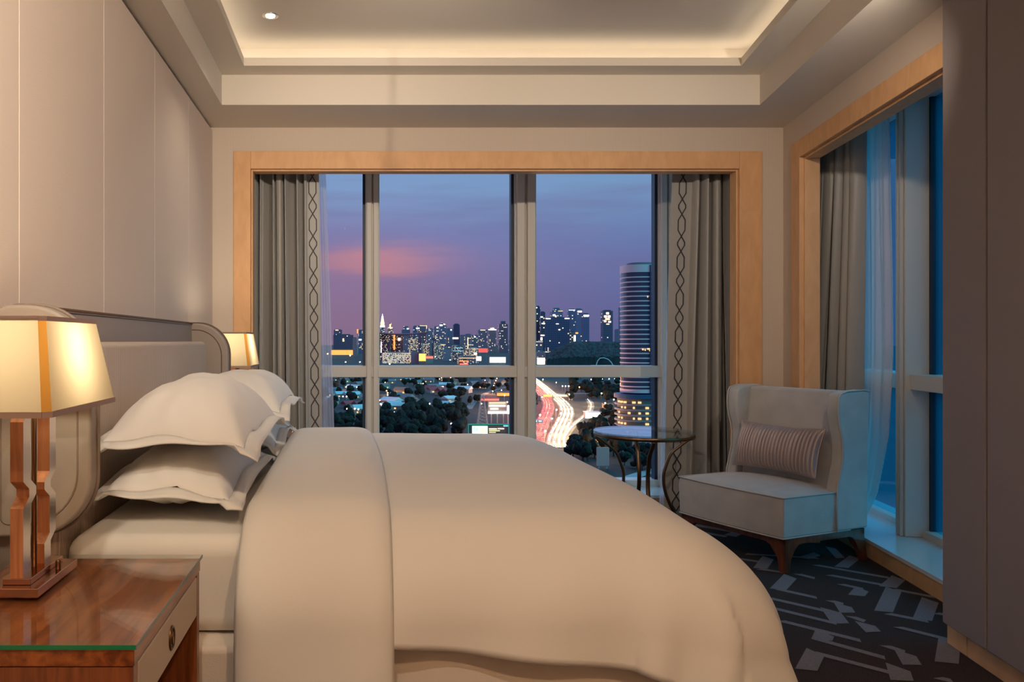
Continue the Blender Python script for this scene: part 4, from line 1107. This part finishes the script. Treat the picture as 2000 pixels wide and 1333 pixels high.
def hoarding(u0, u1, vt, vb, Y, panel_e, label, legs=2, extra=None, frame='pole'):
    px = Y / 1515; w = (u1 - u0) * px; zt = EYE - (vt - 667) * px - ZG; zb = EYE - (vb - 667) * px - ZG
    t = thing('billboard', label, 'billboard', (((u0 + u1) / 2 - 700) * px, Y, ZG))
    bm = bm_(); box(bm, -w/2, w/2, 0, 1.2, zb, zt); obj('frame', bm, M[frame], t, world=False)
    if panel_e:
        bm = bm_(); box(bm, -w*.48, w*.48, -.4, -.02, zb + (zt - zb)*.06, zt - (zt - zb)*.06); obj('lit_panel', bm, E[panel_e], t, world=False)
    for k in range(legs):
        x = -w*.32 + (w*.64) * k / max(1, legs - 1)
        bm = bm_(); box(bm, x - .5, x + .5, .3, 1.0, 0, zb); obj('post', bm, M['pole'], t, world=False)
    for (a, b, c, d, e) in (extra or []):
        bm = bm_(); box(bm, -w/2 + a*px, -w/2 + b*px, -.9, -.5, zt - d*px, zt - c*px); obj('lit_strip', bm, E[e], t, world=False)
    return t
hoarding(934, 953, 681, 690, 3000, 'redboard', 'red lit billboard on the roofs left of the middle post')
hoarding(930, 940, 697, 706, 2780, 'white', 'small dazzling white billboard below the red one')
hoarding(953, 990, 785, 809, 800, None, 'wide roadside hoarding with a bright white lower edge', 3, [(0, 37, 20, 24, 'white'), (2, 34, 2, 4, 'gold'), (2, 34, 7, 10, 'warm'), (4, 20, 13, 16, 'screen')])
hoarding(990, 1003, 792, 810, 795, 'white', 'square dazzling white panel beside the wide hoarding')
hoarding(914, 995, 829, 849, 650, None, 'digital billboard in a green frame, just above the bed', 3,
         [(8, 38, 4, 19, 'screen'), (22, 34, 8, 17, 'gold'), (10, 20, 6, 14, 'screen_blue'), (0, 80, 0, 1.6, 'green'), (0, 1.4, 0, 20, 'green'), (79, 81, 0, 20, 'green'), (69, 78, 2.5, 5, 'screen_blue'),
          (41, 56, 9, 10.5, 'warm'), (58, 70, 8.5, 10, 'warm'), (41, 62, 12.5, 14, 'gold'), (41, 54, 16, 17.2, 'gold')], 'car_dark')
hoarding(1166, 1190, 875, 911, 515, None, 'pale pinkish panel standing between trees behind the side table', 2, None, 'pink_panel')
g = hoarding(1039, 1061, 820, 827, 790, None, 'blue overhead road sign across the red lit carriageway', 2, [(6, 9, 2, 5, 'screen'), (13, 18, 2.5, 4.5, 'screen')], 'sign_blue')

def lattice():
    Y = 785; px = Y / 1515; z0 = ZG; h = EYE - (773 - 667) * px - ZG; x = (942 - 700) * px
    t = thing('lattice_tower', 'steel lattice tower beside the wide hoarding', 'tower', (x, Y, ZG))
    for sx in (-1, 1):
        for sy in (-1, 1):
            bm = bm_(); tube(bm, [(sx*5, sy*5, 0), (sx*1.2, sy*1.2, h)], .35, 6); obj('leg', bm, M['pole'], t, world=False)
    bm = bm_(); n_ = 9
    for k in range(n_):
        a, b = k / n_, (k + 1) / n_; ra, rb = 5 - 3.8*a, 5 - 3.8*b
        for s in (-1, 1):
            tube(bm, [(-ra, s*ra, a*h), (rb, s*rb, b*h)], .2, 4); tube(bm, [(ra, s*ra, a*h), (-rb, s*rb, b*h)], .2, 4)
            tube(bm, [(s*ra, -ra, a*h), (s*rb, rb, b*h)], .2, 4)
    obj('bracing', bm, M['pole'], t, world=False)
lattice()

# round office tower with white bands, on its lit parking podium
def round_tower():
    Y = 640; px = Y / 1515; cx = (1268 - 700) * px; r = 42.5 * px
    t = thing('office_tower', 'tall round edged office tower with white floor bands and dark glass', 'tower', (cx, Y + r * .8, ZG))
    Z = lambda v: EYE - (v - 667) * px - ZG
    def plan(rr, sq=.72, n_=56):
        return [(rr * math.copysign(abs(math.cos(a)) ** sq, math.cos(a)), .8 * rr * math.copysign(abs(math.sin(a)) ** sq, math.sin(a))) for a in [2*math.pi*k/n_ for k in range(n_)]]
    def slab(name, rr, z0, z1, m):
        bm = bm_(); prism(bm, [(x, y, z0) for x, y in plan(rr)], (0, 0, z1 - z0)); return obj(name, bm, m, t, world=False)
    slab('core', r * .97, Z(770), Z(530), M['tower_glass'])
    slab('parapet', r, Z(532), Z(517), M['white_band']); slab('roof_plant', r * .7, Z(517) + .01, Z(512), M['roof_grey'])
    for k in range(24):
        v = 540.5 + k * 9.35; slab('floor_band', r, Z(v + 2.4), Z(v), M['white_band'])
    slab('base_band', r, Z(769), Z(762), M['white_band'])
    bm = bm_(); box(bm, r*.02, r*.08, -.8*r - .6, -.8*r + .4, Z(770), Z(518)); obj('fin', bm, M['tower_glass'], t, world=False)
    bm = bm_(); box(bm, r*.30, r*.40, -.82*r - .6, -.82*r + .2, Z(528), Z(520)); obj('lit_sign', bm, E['warm'], t, world=False)
    for (du, v, w_) in ((-14, 682, 3), (-9, 683, 2), (-4, 681, 5), (0, 684, 3), (-4, 579, 1.6), (10, 578, 1)):
        bm = bm_(); box(bm, du*px, (du + w_)*px, -.82*r - .2, -.82*r + .3, Z(v + 3), Z(v)); obj('lit_window', bm, E['window'], t, world=False)
    q = thing('parking_garage', 'round parking garage with orange lit decks at the foot of the banded tower', 'building', (cx, Y + r*.8, ZG))
    def slab2(name, rr, z0, z1, m):
        bm = bm_(); prism(bm, [(x, y, z0) for x, y in plan(rr)], (0, 0, z1 - z0)); return obj(name, bm, m, q, world=False)
    slab2('garage_core', r * 1.12, .0, Z(776), M['asphalt'])
    slab2('roof_deck', r * 1.26, Z(780), Z(772), M['sign_blue'])
    for k in range(6):
        v = 790 + k * 10.5; slab2('parking_deck', r * 1.24, Z(v + 3.6), Z(v), M['concrete'])
    rn = random.Random(5)
    for k in range(5):
        for j in range(13):
            if rn.random() < .30: continue
            a = R(183 + j * 14); sq = .72; rr = r * 1.15
            x = rr * math.copysign(abs(math.cos(a)) ** sq, math.cos(a)); y = .8 * rr * math.copysign(abs(math.sin(a)) ** sq, math.sin(a))
            v = 784.5 + k * 10.5; bm = bm_(); hw = rn.uniform(1.2, 3.2) * px
            box(bm, x - hw, x + hw, y - .5, y + .5, Z(v + 4.6), Z(v + .8)); obj('deck_light', bm, E['window'], q, world=False)
round_tower()

# wooded hill and the pale footbridge arch
bm = bm_()
def hill_f(i, j):
    u = 1068 + (1300 - 1068) * i; Y = 2720 + 470 * j; px = Y / 1515
    prof = min(1, max(0, (u - 1064) / 56)) ** .6
    h = (18 + 62 * prof * math.sin(min(1, max(0, j * 1.4 + .08)) * math.pi / 2)) + 7 * noise.noise(Vector((u * .16, j * 16, 1))) + 4 * noise.noise(Vector((u * .5, j * 40, 4)))
    if j == 0: h = 0
    return Vector(((u - 700) * px, Y, ZG + max(0, h)))
grid(bm, hill_f, 120, 40)
tag(obj('forest', bm, M['forest']), 'dark wooded hill left of the round banded tower', 'forest', None, 'stuff')
def arch():
    Y = 2660; px = Y / 1515; t = thing('footbridge', 'pale footbridge with a rising arch just above the window transom', 'bridge', ((1180 - 700)*px, Y, ZG))
    Z = lambda v: EYE - (v - 667) * px - ZG
    bm = bm_(); tube(bm, [(-16*px, 0, Z(716)), (-13*px, 0, Z(706)), (-8*px, 0, Z(700.5)), (0, 0, Z(700)), (8*px, 0, Z(703)), (14*px, 0, Z(709)), (18*px, 0, Z(716))], 1.5, 8); obj('arch_rib', bm, M['white_band'], t, world=False)
    bm = bm_(); box(bm, -26*px, 20*px, -3, 3, Z(717), Z(714)); obj('deck', bm, M['white_band'], t, world=False)
    for x in (-22, -16, 18):
        bm = bm_(); box(bm, x*px - 1.5, x*px + 1.5, -1.5, 1.5, 0, Z(717)); obj('pier', bm, M['concrete'], t, world=False)
arch()

# ------------------------------------------------------------------ roads and traffic
def smooth_path(px_pts, n_=12):
    P = [gp(u, v) for u, v in px_pts]; out = []
    for i in range(len(P) - 1):
        p0, p1, p2, p3 = P[max(i-1, 0)], P[i], P[i+1], P[min(i+2, len(P)-1)]
        for q in range(n_):
            s = q / n_; out.append(.5 * ((2*p1) + (p2 - p0)*s + (2*p0 - 5*p1 + 4*p2 - p3)*s*s + (3*p1 - p0 - 3*p2 + p3)*s**3))
    out.append(P[-1]); return out
def ribbon(name, path, width, mat, z=.3, lift=None):
    bm = bm_(); prev = None
    for i, p in enumerate(path):
        t = (path[min(i+1, len(path)-1)] - path[max(i-1, 0)]).normalized(); s = Vector((-t.y, t.x, 0)) * (width(i / (len(path)-1)) if callable(width) else width) / 2
        zz = z + (lift(i / (len(path)-1)) if lift else 0)
        a, b = bm.verts.new(p + s + Vector((0, 0, zz))), bm.verts.new(p - s + Vector((0, 0, zz)))
        if prev: bm.faces.new((prev[0], prev[1], b, a))
        prev = (a, b)
    return struct(name, bm, mat)
HEAD = [(1088, 876), (1087, 862), (1092, 845), (1101, 825), (1107, 808), (1104, 795), (1093, 783), (1078, 771), (1062, 757), (1046, 744), (1032, 734)]
TAIL = [(1044, 872), (1050, 850), (1060, 826), (1068, 808), (1071, 795), (1068, 784), (1058, 772), (1046, 760), (1034, 748)]
RAMP = [(1099, 862), (1113, 840), (1130, 824), (1145, 812), (1153, 801), (1154, 790), (1148, 781)]
hp, tp_, rp = smooth_path(HEAD), smooth_path(TAIL), smooth_path(RAMP)
ribbon('road', hp, 17.5, M['asphalt'], .25); ribbon('road', tp_, 15, M['asphalt'], .2); ribbon('road', rp, 8, M['asphalt'], .3)
ribbon('road', smooth_path([(1016, 779), (1056, 779), (1092, 779), (1128, 778), (1180, 777)]), 14, M['asphalt'], 6.5)
ribbon('road', smooth_path([(1190, 960), (1230, 935), (1280, 920), (1330, 910)]), 9, M['concrete'], .2)
ribbon('road', smooth_path([(1040, 742), (1010, 752), (960, 765), (930, 782), (915, 800)]), 9, M['asphalt'], .15)

def car_mesh(kind):
    t = thing('car', '', 'car', (0, 0, 0))
    bm = bm_(); prof = [(-2.2, .35), (2.2, .35), (2.2, .85), (1.2, .95), (.6, 1.45), (-1.3, 1.45), (-2.0, .95), (-2.2, .9)]
    prism(bm, [(-.9, y, z) for y, z in prof], (1.8, 0, 0)); bevel(obj('car_body', bm, M['car_dark'], t, world=False), .1, 1)
    e = E['head'] if kind == 'head' else E['tail']
    for s in (-1, 1):
        bm = bm_(); box(bm, s*.55 - .34, s*.55 + .34, -2.34, -2.21, .52, .92); obj('headlight' if kind == 'head' else 'tail_light', bm, e, t, world=False)
    return t
def along(path, dist):
    for a, b in zip(path, path[1:]):
        l = (b - a).length
        if dist <= l: return a.lerp(b, dist / l), (b - a).normalized()
        dist -= l
    return None, None
rn = random.Random(11)
all_cars = []
def traffic(path, kind, lanes, lane_w, gap, z, start=0):
    total = sum((b - a).length for a, b in zip(path, path[1:]))
    for ln in range(lanes):
        d = start + rn.uniform(0, gap)
        while d < total:
            p, dr = along(path, d)
            if p is None: break
            off = (ln - (lanes - 1) / 2) * lane_w; s = Vector((-dr.y, dr.x, 0)) * off
            all_cars.append((p + s + Vector((0, 0, z)), math.atan2(dr.y, dr.x) - math.pi / 2, kind))
            d += gap * rn.uniform(.75, 1.3)
traffic(hp, 'head', 4, 4.1, 9.5, .26); traffic(rp, 'ramp', 1, 3.5, 8.5, .31); traffic(tp_, 'tail', 4, 3.5, 11.5, .21)
all_cars.sort(key=lambda c: c[0].y)
car_txt = {'head': ('car with bright headlights in the dense stream driving towards the hotel', 'oncoming cars on the motorway'),
           'ramp': ('car with bright headlights on the curving slip road', 'cars on the slip road'),
           'tail': ('car with red tail lights on the outbound carriageway left of the headlights', 'outbound cars on the motorway')}
car_src = {}
for loc, rz, kind in all_cars[:290]:
    if kind not in car_src:
        c = car_src[kind] = car_mesh('tail' if kind == 'tail' else 'head'); c['label'], c['group'] = car_txt[kind]; c.location = loc; c.rotation_euler = (0, 0, rz)
    else: dup(car_src[kind], loc, None, rz)
bm = bm_()
for loc, rz, kind in all_cars[290:]:
    k0 = len(bm.verts); fs = len(bm.faces)
    box(bm, -.9, .9, -2.2, 2.2, .35, 1.4, 0)
    for q in (-1, 1): box(bm, q*.55 - .34, q*.55 + .34, -2.34, -2.21, .52, .92, 2 if kind == 'tail' else 1)
    bm.verts.ensure_lookup_table()
    mx = Matrix.Translation(loc) @ Matrix.Rotation(rz, 4, 'Z')
    for v in bm.verts[k0:]: v.co = mx @ v.co
tag(obj('distant_traffic', bm, [M['car_dark'], E['head'], E['tail']]), 'far queue of cars where the motorway vanishes behind the transom', 'cars', None, 'stuff')

# overpass parapet with its lit yellow side
def overpass():
    Y = gp(1088, 782).y - 9; px = Y / 1515; t = thing('overpass', 'overpass crossing the motorway with a yellow lit parapet', 'bridge', ((1088 - 700)*px, Y, ZG))
    bm = bm_(); box(bm, -30*px, 30*px, -.6, .0, 4.4, 8.2); obj('parapet', bm, M['concrete'], t, world=False)
    bm = bm_(); box(bm, -27*px, -10*px, -.9, -.62, 5.2, 8.0); obj('lit_strip', bm, E['amber'], t, world=False)
    bm = bm_(); box(bm, -8*px, 26*px, -.9, -.62, 5.4, 8.0); obj('lit_strip', bm, E['gold'], t, world=False)
    for x in (-31, -8.5, 29):
        bm = bm_(); box(bm, x*px - 1.2, x*px + 1.2, 0, 12, 0, 6.4); obj('pier', bm, M['concrete'], t, world=False)
overpass()

# ------------------------------------------------------------------ street lamps
def lamp_src(e, r, h):
    t = thing('street_lamp', '', 'street lamp', (0, 0, 0))
    bm = bm_(); tube(bm, [(0, 0, 0), (0, 0, h * .95), (0, -.8, h), (0, -2.0, h)], .16, 6); obj('pole', bm, M['pole'], t, world=False)
    bm = bm_(); bmesh.ops.create_icosphere(bm, subdivisions=1, radius=r, matrix=Matrix.Translation((0, -2.0, h - .1))); obj('lamp_head', bm, E[e], t, world=False)
    return t
def lamps(pts, e, r, h, label, group):
    src = lamp_src(e, r, h); src['label'] = label; src['group'] = group
    for i, (u, v) in enumerate(pts):
        Y = (HG - h) * 1515 / (v - 667); p = Vector(((u - 700) / 1515 * Y, Y, ZG))
        if i == 0: src.location = p
        else: dup(src, p)
lamps([(1064, 842), (1077, 818), (1086, 801), (1058, 776), (1090, 773), (1111, 771), (1146, 863)], 'lamp', .8, 10, 'white street lamp standing along the motorway', 'motorway lamps')
lamps([(1166,741), (1171,741), (1176,741), (1189,741), (1200,741), (1206,741), (1154,742), (1160,765), (1208,778), (1098,755), (1104,755), (1110,755), (1288, 894), (1060, 742)], 'lamp', 1.0, 9, 'white street lamp among the trees right of the motorway', 'white lamps right of the motorway')
lamps([(1086,748), (1131,757), (1144,762), (1174,769), (1198,781), (1181,788), (1213,787), (1054,811), (1222,760)], 'lamp_orange', 1.0, 9, 'orange street lamp near the slip road', 'orange lamps near the slip road')
lamps([(661,758), (676,757), (697,757), (637,763), (670,775), (677,775), (674,811), (680,812), (757,772), (763,770), (767,775), (826,750), (865,756), (913,752), (900,772), (888,832), (881,828), (819,804), (839,789), (770,806), (962,765), (979,763), (964,754), (998,759), (752,748), (790,742)], 'lamp', .75, 8, 'white street lamp among the dark suburban houses', 'white suburban lamps')
lamps([(669,741), (742,783), (744,790), (678,799), (693,799), (700,800), (755,764), (757,768), (810,744), (812,740), (858,741), (862,739), (880,738), (947,744), (968,744), (970,740), (985,773), (990,786), (1000,778), (940,789), (936,776)], 'lamp_orange', .9, 8, 'orange street lamp among the dark suburban houses', 'orange suburban lamps')
lamps([(633,659), (640,692), (666,690), (684,695)][1:], 'lamp_orange', 3.4, 22, 'tall orange floodlight by the station shed', 'station floodlights')
lamps([(675,708), (703,708), (761,712), (792,702), (879,704), (894,703), (924,703), (714,697), (850,698)], 'lamp', 2.0, 14, 'white floodlight on the far roofs above the transom', 'far white floodlights')

# ------------------------------------------------------------------ suburban houses
def house_src(roof):
    t = thing('house', '', 'house', (0, 0, 0)); w, d, h, rh = 15, 10, 5.5, 4.2
    bm = bm_(); box(bm, -w/2, w/2, -d/2, d/2, 0, h); obj('wall', bm, M['house_wall'], t, world=False)
    bm = bm_(); prism(bm, [(-w/2 - .8, -d/2 - .9, h), (-w/2 - .8, d/2 + .9, h), (-w/2 - .8, 0, h + rh)], (w + 1.6, 0, 0)); obj('roof', bm, M[roof], t, world=False)
    for x in (-4.5, 3.5):
        bm = bm_(); box(bm, x - .9, x + .9, -d/2 - .08, -d/2 - .01, 1.2, 3.2); obj('window', bm, E['window'], t, world=False)
    return t
hs = {
 'roof_white': ([(690,763), (668,777), (687,779), (770,797), (783,801), (752,802), (764,792), (878,786), (866,798), (885,800), (700,810), (869,758), (800,748), (648,790), (905,768)], 'pale roofed house among the dark trees', 'pale roofed houses'),
 'roof_grey': ([(706,756), (760,750), (778,744), (845,762), (838,748), (815,752), (792,786), (718,784), (926,756), (655,768), (893,745), (641,775), (950,752), (772,781)], 'grey roofed house among the dark trees', 'grey roofed houses'),
 'roof_red': ([(850,768), (862,772), (874,774), (841,764), (680,797), (708,799), (810,744), (870,745), (938,760), (655,745)], 'red roofed house among the dark trees', 'red roofed houses'),
 'roof_brown': ([(795,790), (808,794), (786,770), (748,760), (822,742), (903,760), (884,752), (975,752), (671,748), (730,744)], 'brown roofed house among the dark trees', 'brown roofed houses'),
}
rh_ = random.Random(21); spots = []
for roof, (pts, lab, grp) in hs.items():
    src = house_src(roof); src['label'] = lab; src['group'] = grp
    for i, (u, v) in enumerate(pts):
        p = gp(u, v); spots.append(p); rz = rh_.uniform(-.9, .9); sc = rh_.uniform(.9, 1.7)
        if i == 0: src.location = p; src.rotation_euler = (0, 0, rz); src.scale = (sc, sc, 1)
        else: dup(src, p, None, rz, None, (sc, sc, rh_.uniform(.9, 1.2)))

# ------------------------------------------------------------------ trees
def tree_mesh(seed):
    rr = random.Random(seed); bm = bm_()
    for k in range(6):
        c = Vector((rr.uniform(-2.6, 2.6), rr.uniform(-2.6, 2.6), rr.uniform(4.2, 8.0))) if k else Vector((0, 0, 6.4))
        r_ = rr.uniform(1.9, 3.1)
        res = bmesh.ops.create_icosphere(bm, subdivisions=3, radius=r_, matrix=Matrix.Translation(c))
        for v in res['verts']:
            v.co += (v.co - c).normalized() * (.9 * noise.noise(v.co * .8 + Vector((seed, 0, 0))) + .75 * noise.noise(v.co * 1.9) + .5 * noise.noise(v.co * 4.1))
    return bm
srcs = []
for s in (1, 2, 3, 4):
    t = thing('tree', 'dark leafy tree in the night-time suburb below the window', 'tree', (0, 0, 0), 0, 'dark trees of the suburb')
    obj('crown', tree_mesh(s), M['leaf'], t, True, world=False)
    bm = bm_(); tube(bm, [(0, 0, 0), (.2, 0, 3), (0, .1, 6)], [.5, .38, .2], 7); obj('trunk', bm, M['bark'], t, world=False)
    srcs.append(t)
used = [False] * 4
road_pts = hp + tp_ + rp
rt = random.Random(33); n_t = 0
def plant(u, v, sc):
    global n_t
    p = gp(u, v)
    if 905 < u < 1012 and (v > 796 or 770 < v < 786): return
    if any((p.xy - q.xy).length < 14 for q in road_pts) or any((p.xy - q.xy).length < 12 for q in spots): return
    k = n_t % 4; n_t += 1; rz = rt.uniform(0, 6.28)
    if not used[k]: used[k] = True; srcs[k].location = p; srcs[k].rotation_euler = (0, 0, rz); srcs[k].scale = (sc, sc, sc * 1.1)
    else: dup(srcs[k], p, None, rz, None, (sc, sc, sc * rt.uniform(.85, 1.2)))
for k in range(165):
    u = rt.uniform(632, 930); v = 740 + 118 * rt.random() ** 1.15; plant(u, v, rt.uniform(.9, 1.6))
for k in range(60):
    u = rt.uniform(1112, 1235); v = rt.uniform(752, 900)
    if u < 1150 and v < 815 and u > 1125: continue
    plant(u, v, rt.uniform(.9, 1.5))
for k in range(22): plant(rt.uniform(1118, 1165), rt.uniform(832, 905), rt.uniform(.9, 1.4))
for k in range(16): plant(rt.uniform(1038, 1056), rt.uniform(756, 815), rt.uniform(.8, 1.2))
for k in range(34): plant(rt.uniform(780, 906), 795 + 68 * rt.random(), rt.uniform(1.0, 1.6))
for k in range(46): plant(rt.uniform(1112, 1232), rt.uniform(741, 790), rt.uniform(1.0, 1.7))
for k in range(18): plant(rt.uniform(925, 1000), rt.uniform(744, 796), rt.uniform(.9, 1.5))
for k in range(14): plant(rt.uniform(1195, 1290), rt.uniform(880, 925), rt.uniform(.7, 1.0))

# added point lights without lamp bodies, brightening the carriageways and parts of town
def flood(x, y, z, col, e, name='added_glow'):
    d = bpy.data.lights.new(name, 'POINT'); d.color = col; d.energy = e; d.shadow_soft_size = 1.0
    o = bpy.data.objects.new(name, d); COL.objects.link(o); o.location = (x, y, z)
for path, step, col, e in ((hp, 70, (1, .66, .32), 5e4), (tp_, 70, (1, .12, .09), 5e4), (rp, 70, (1, .62, .28), 3e4)):
    d = 20
    while True:
        p, dr = along(path, d)
        if p is None or d > 1100: break
        flood(p.x, p.y, ZG + 12, col, e); d += step
for (u, v, c, e) in ((1168, 895, (1, .45, .15), 1.2e4), (980, 800, (1, .45, .25), 8e4), (757, 772, (1, .45, .12), 3e4), (748, 796, (1, .2, .1), 2e4), (670, 762, (1, .5, .2), 3e4), (960, 770, (1, .4, .2), 8e4)):
    p = gp(u, v); flood(p.x, p.y, ZG + 13, c, e)
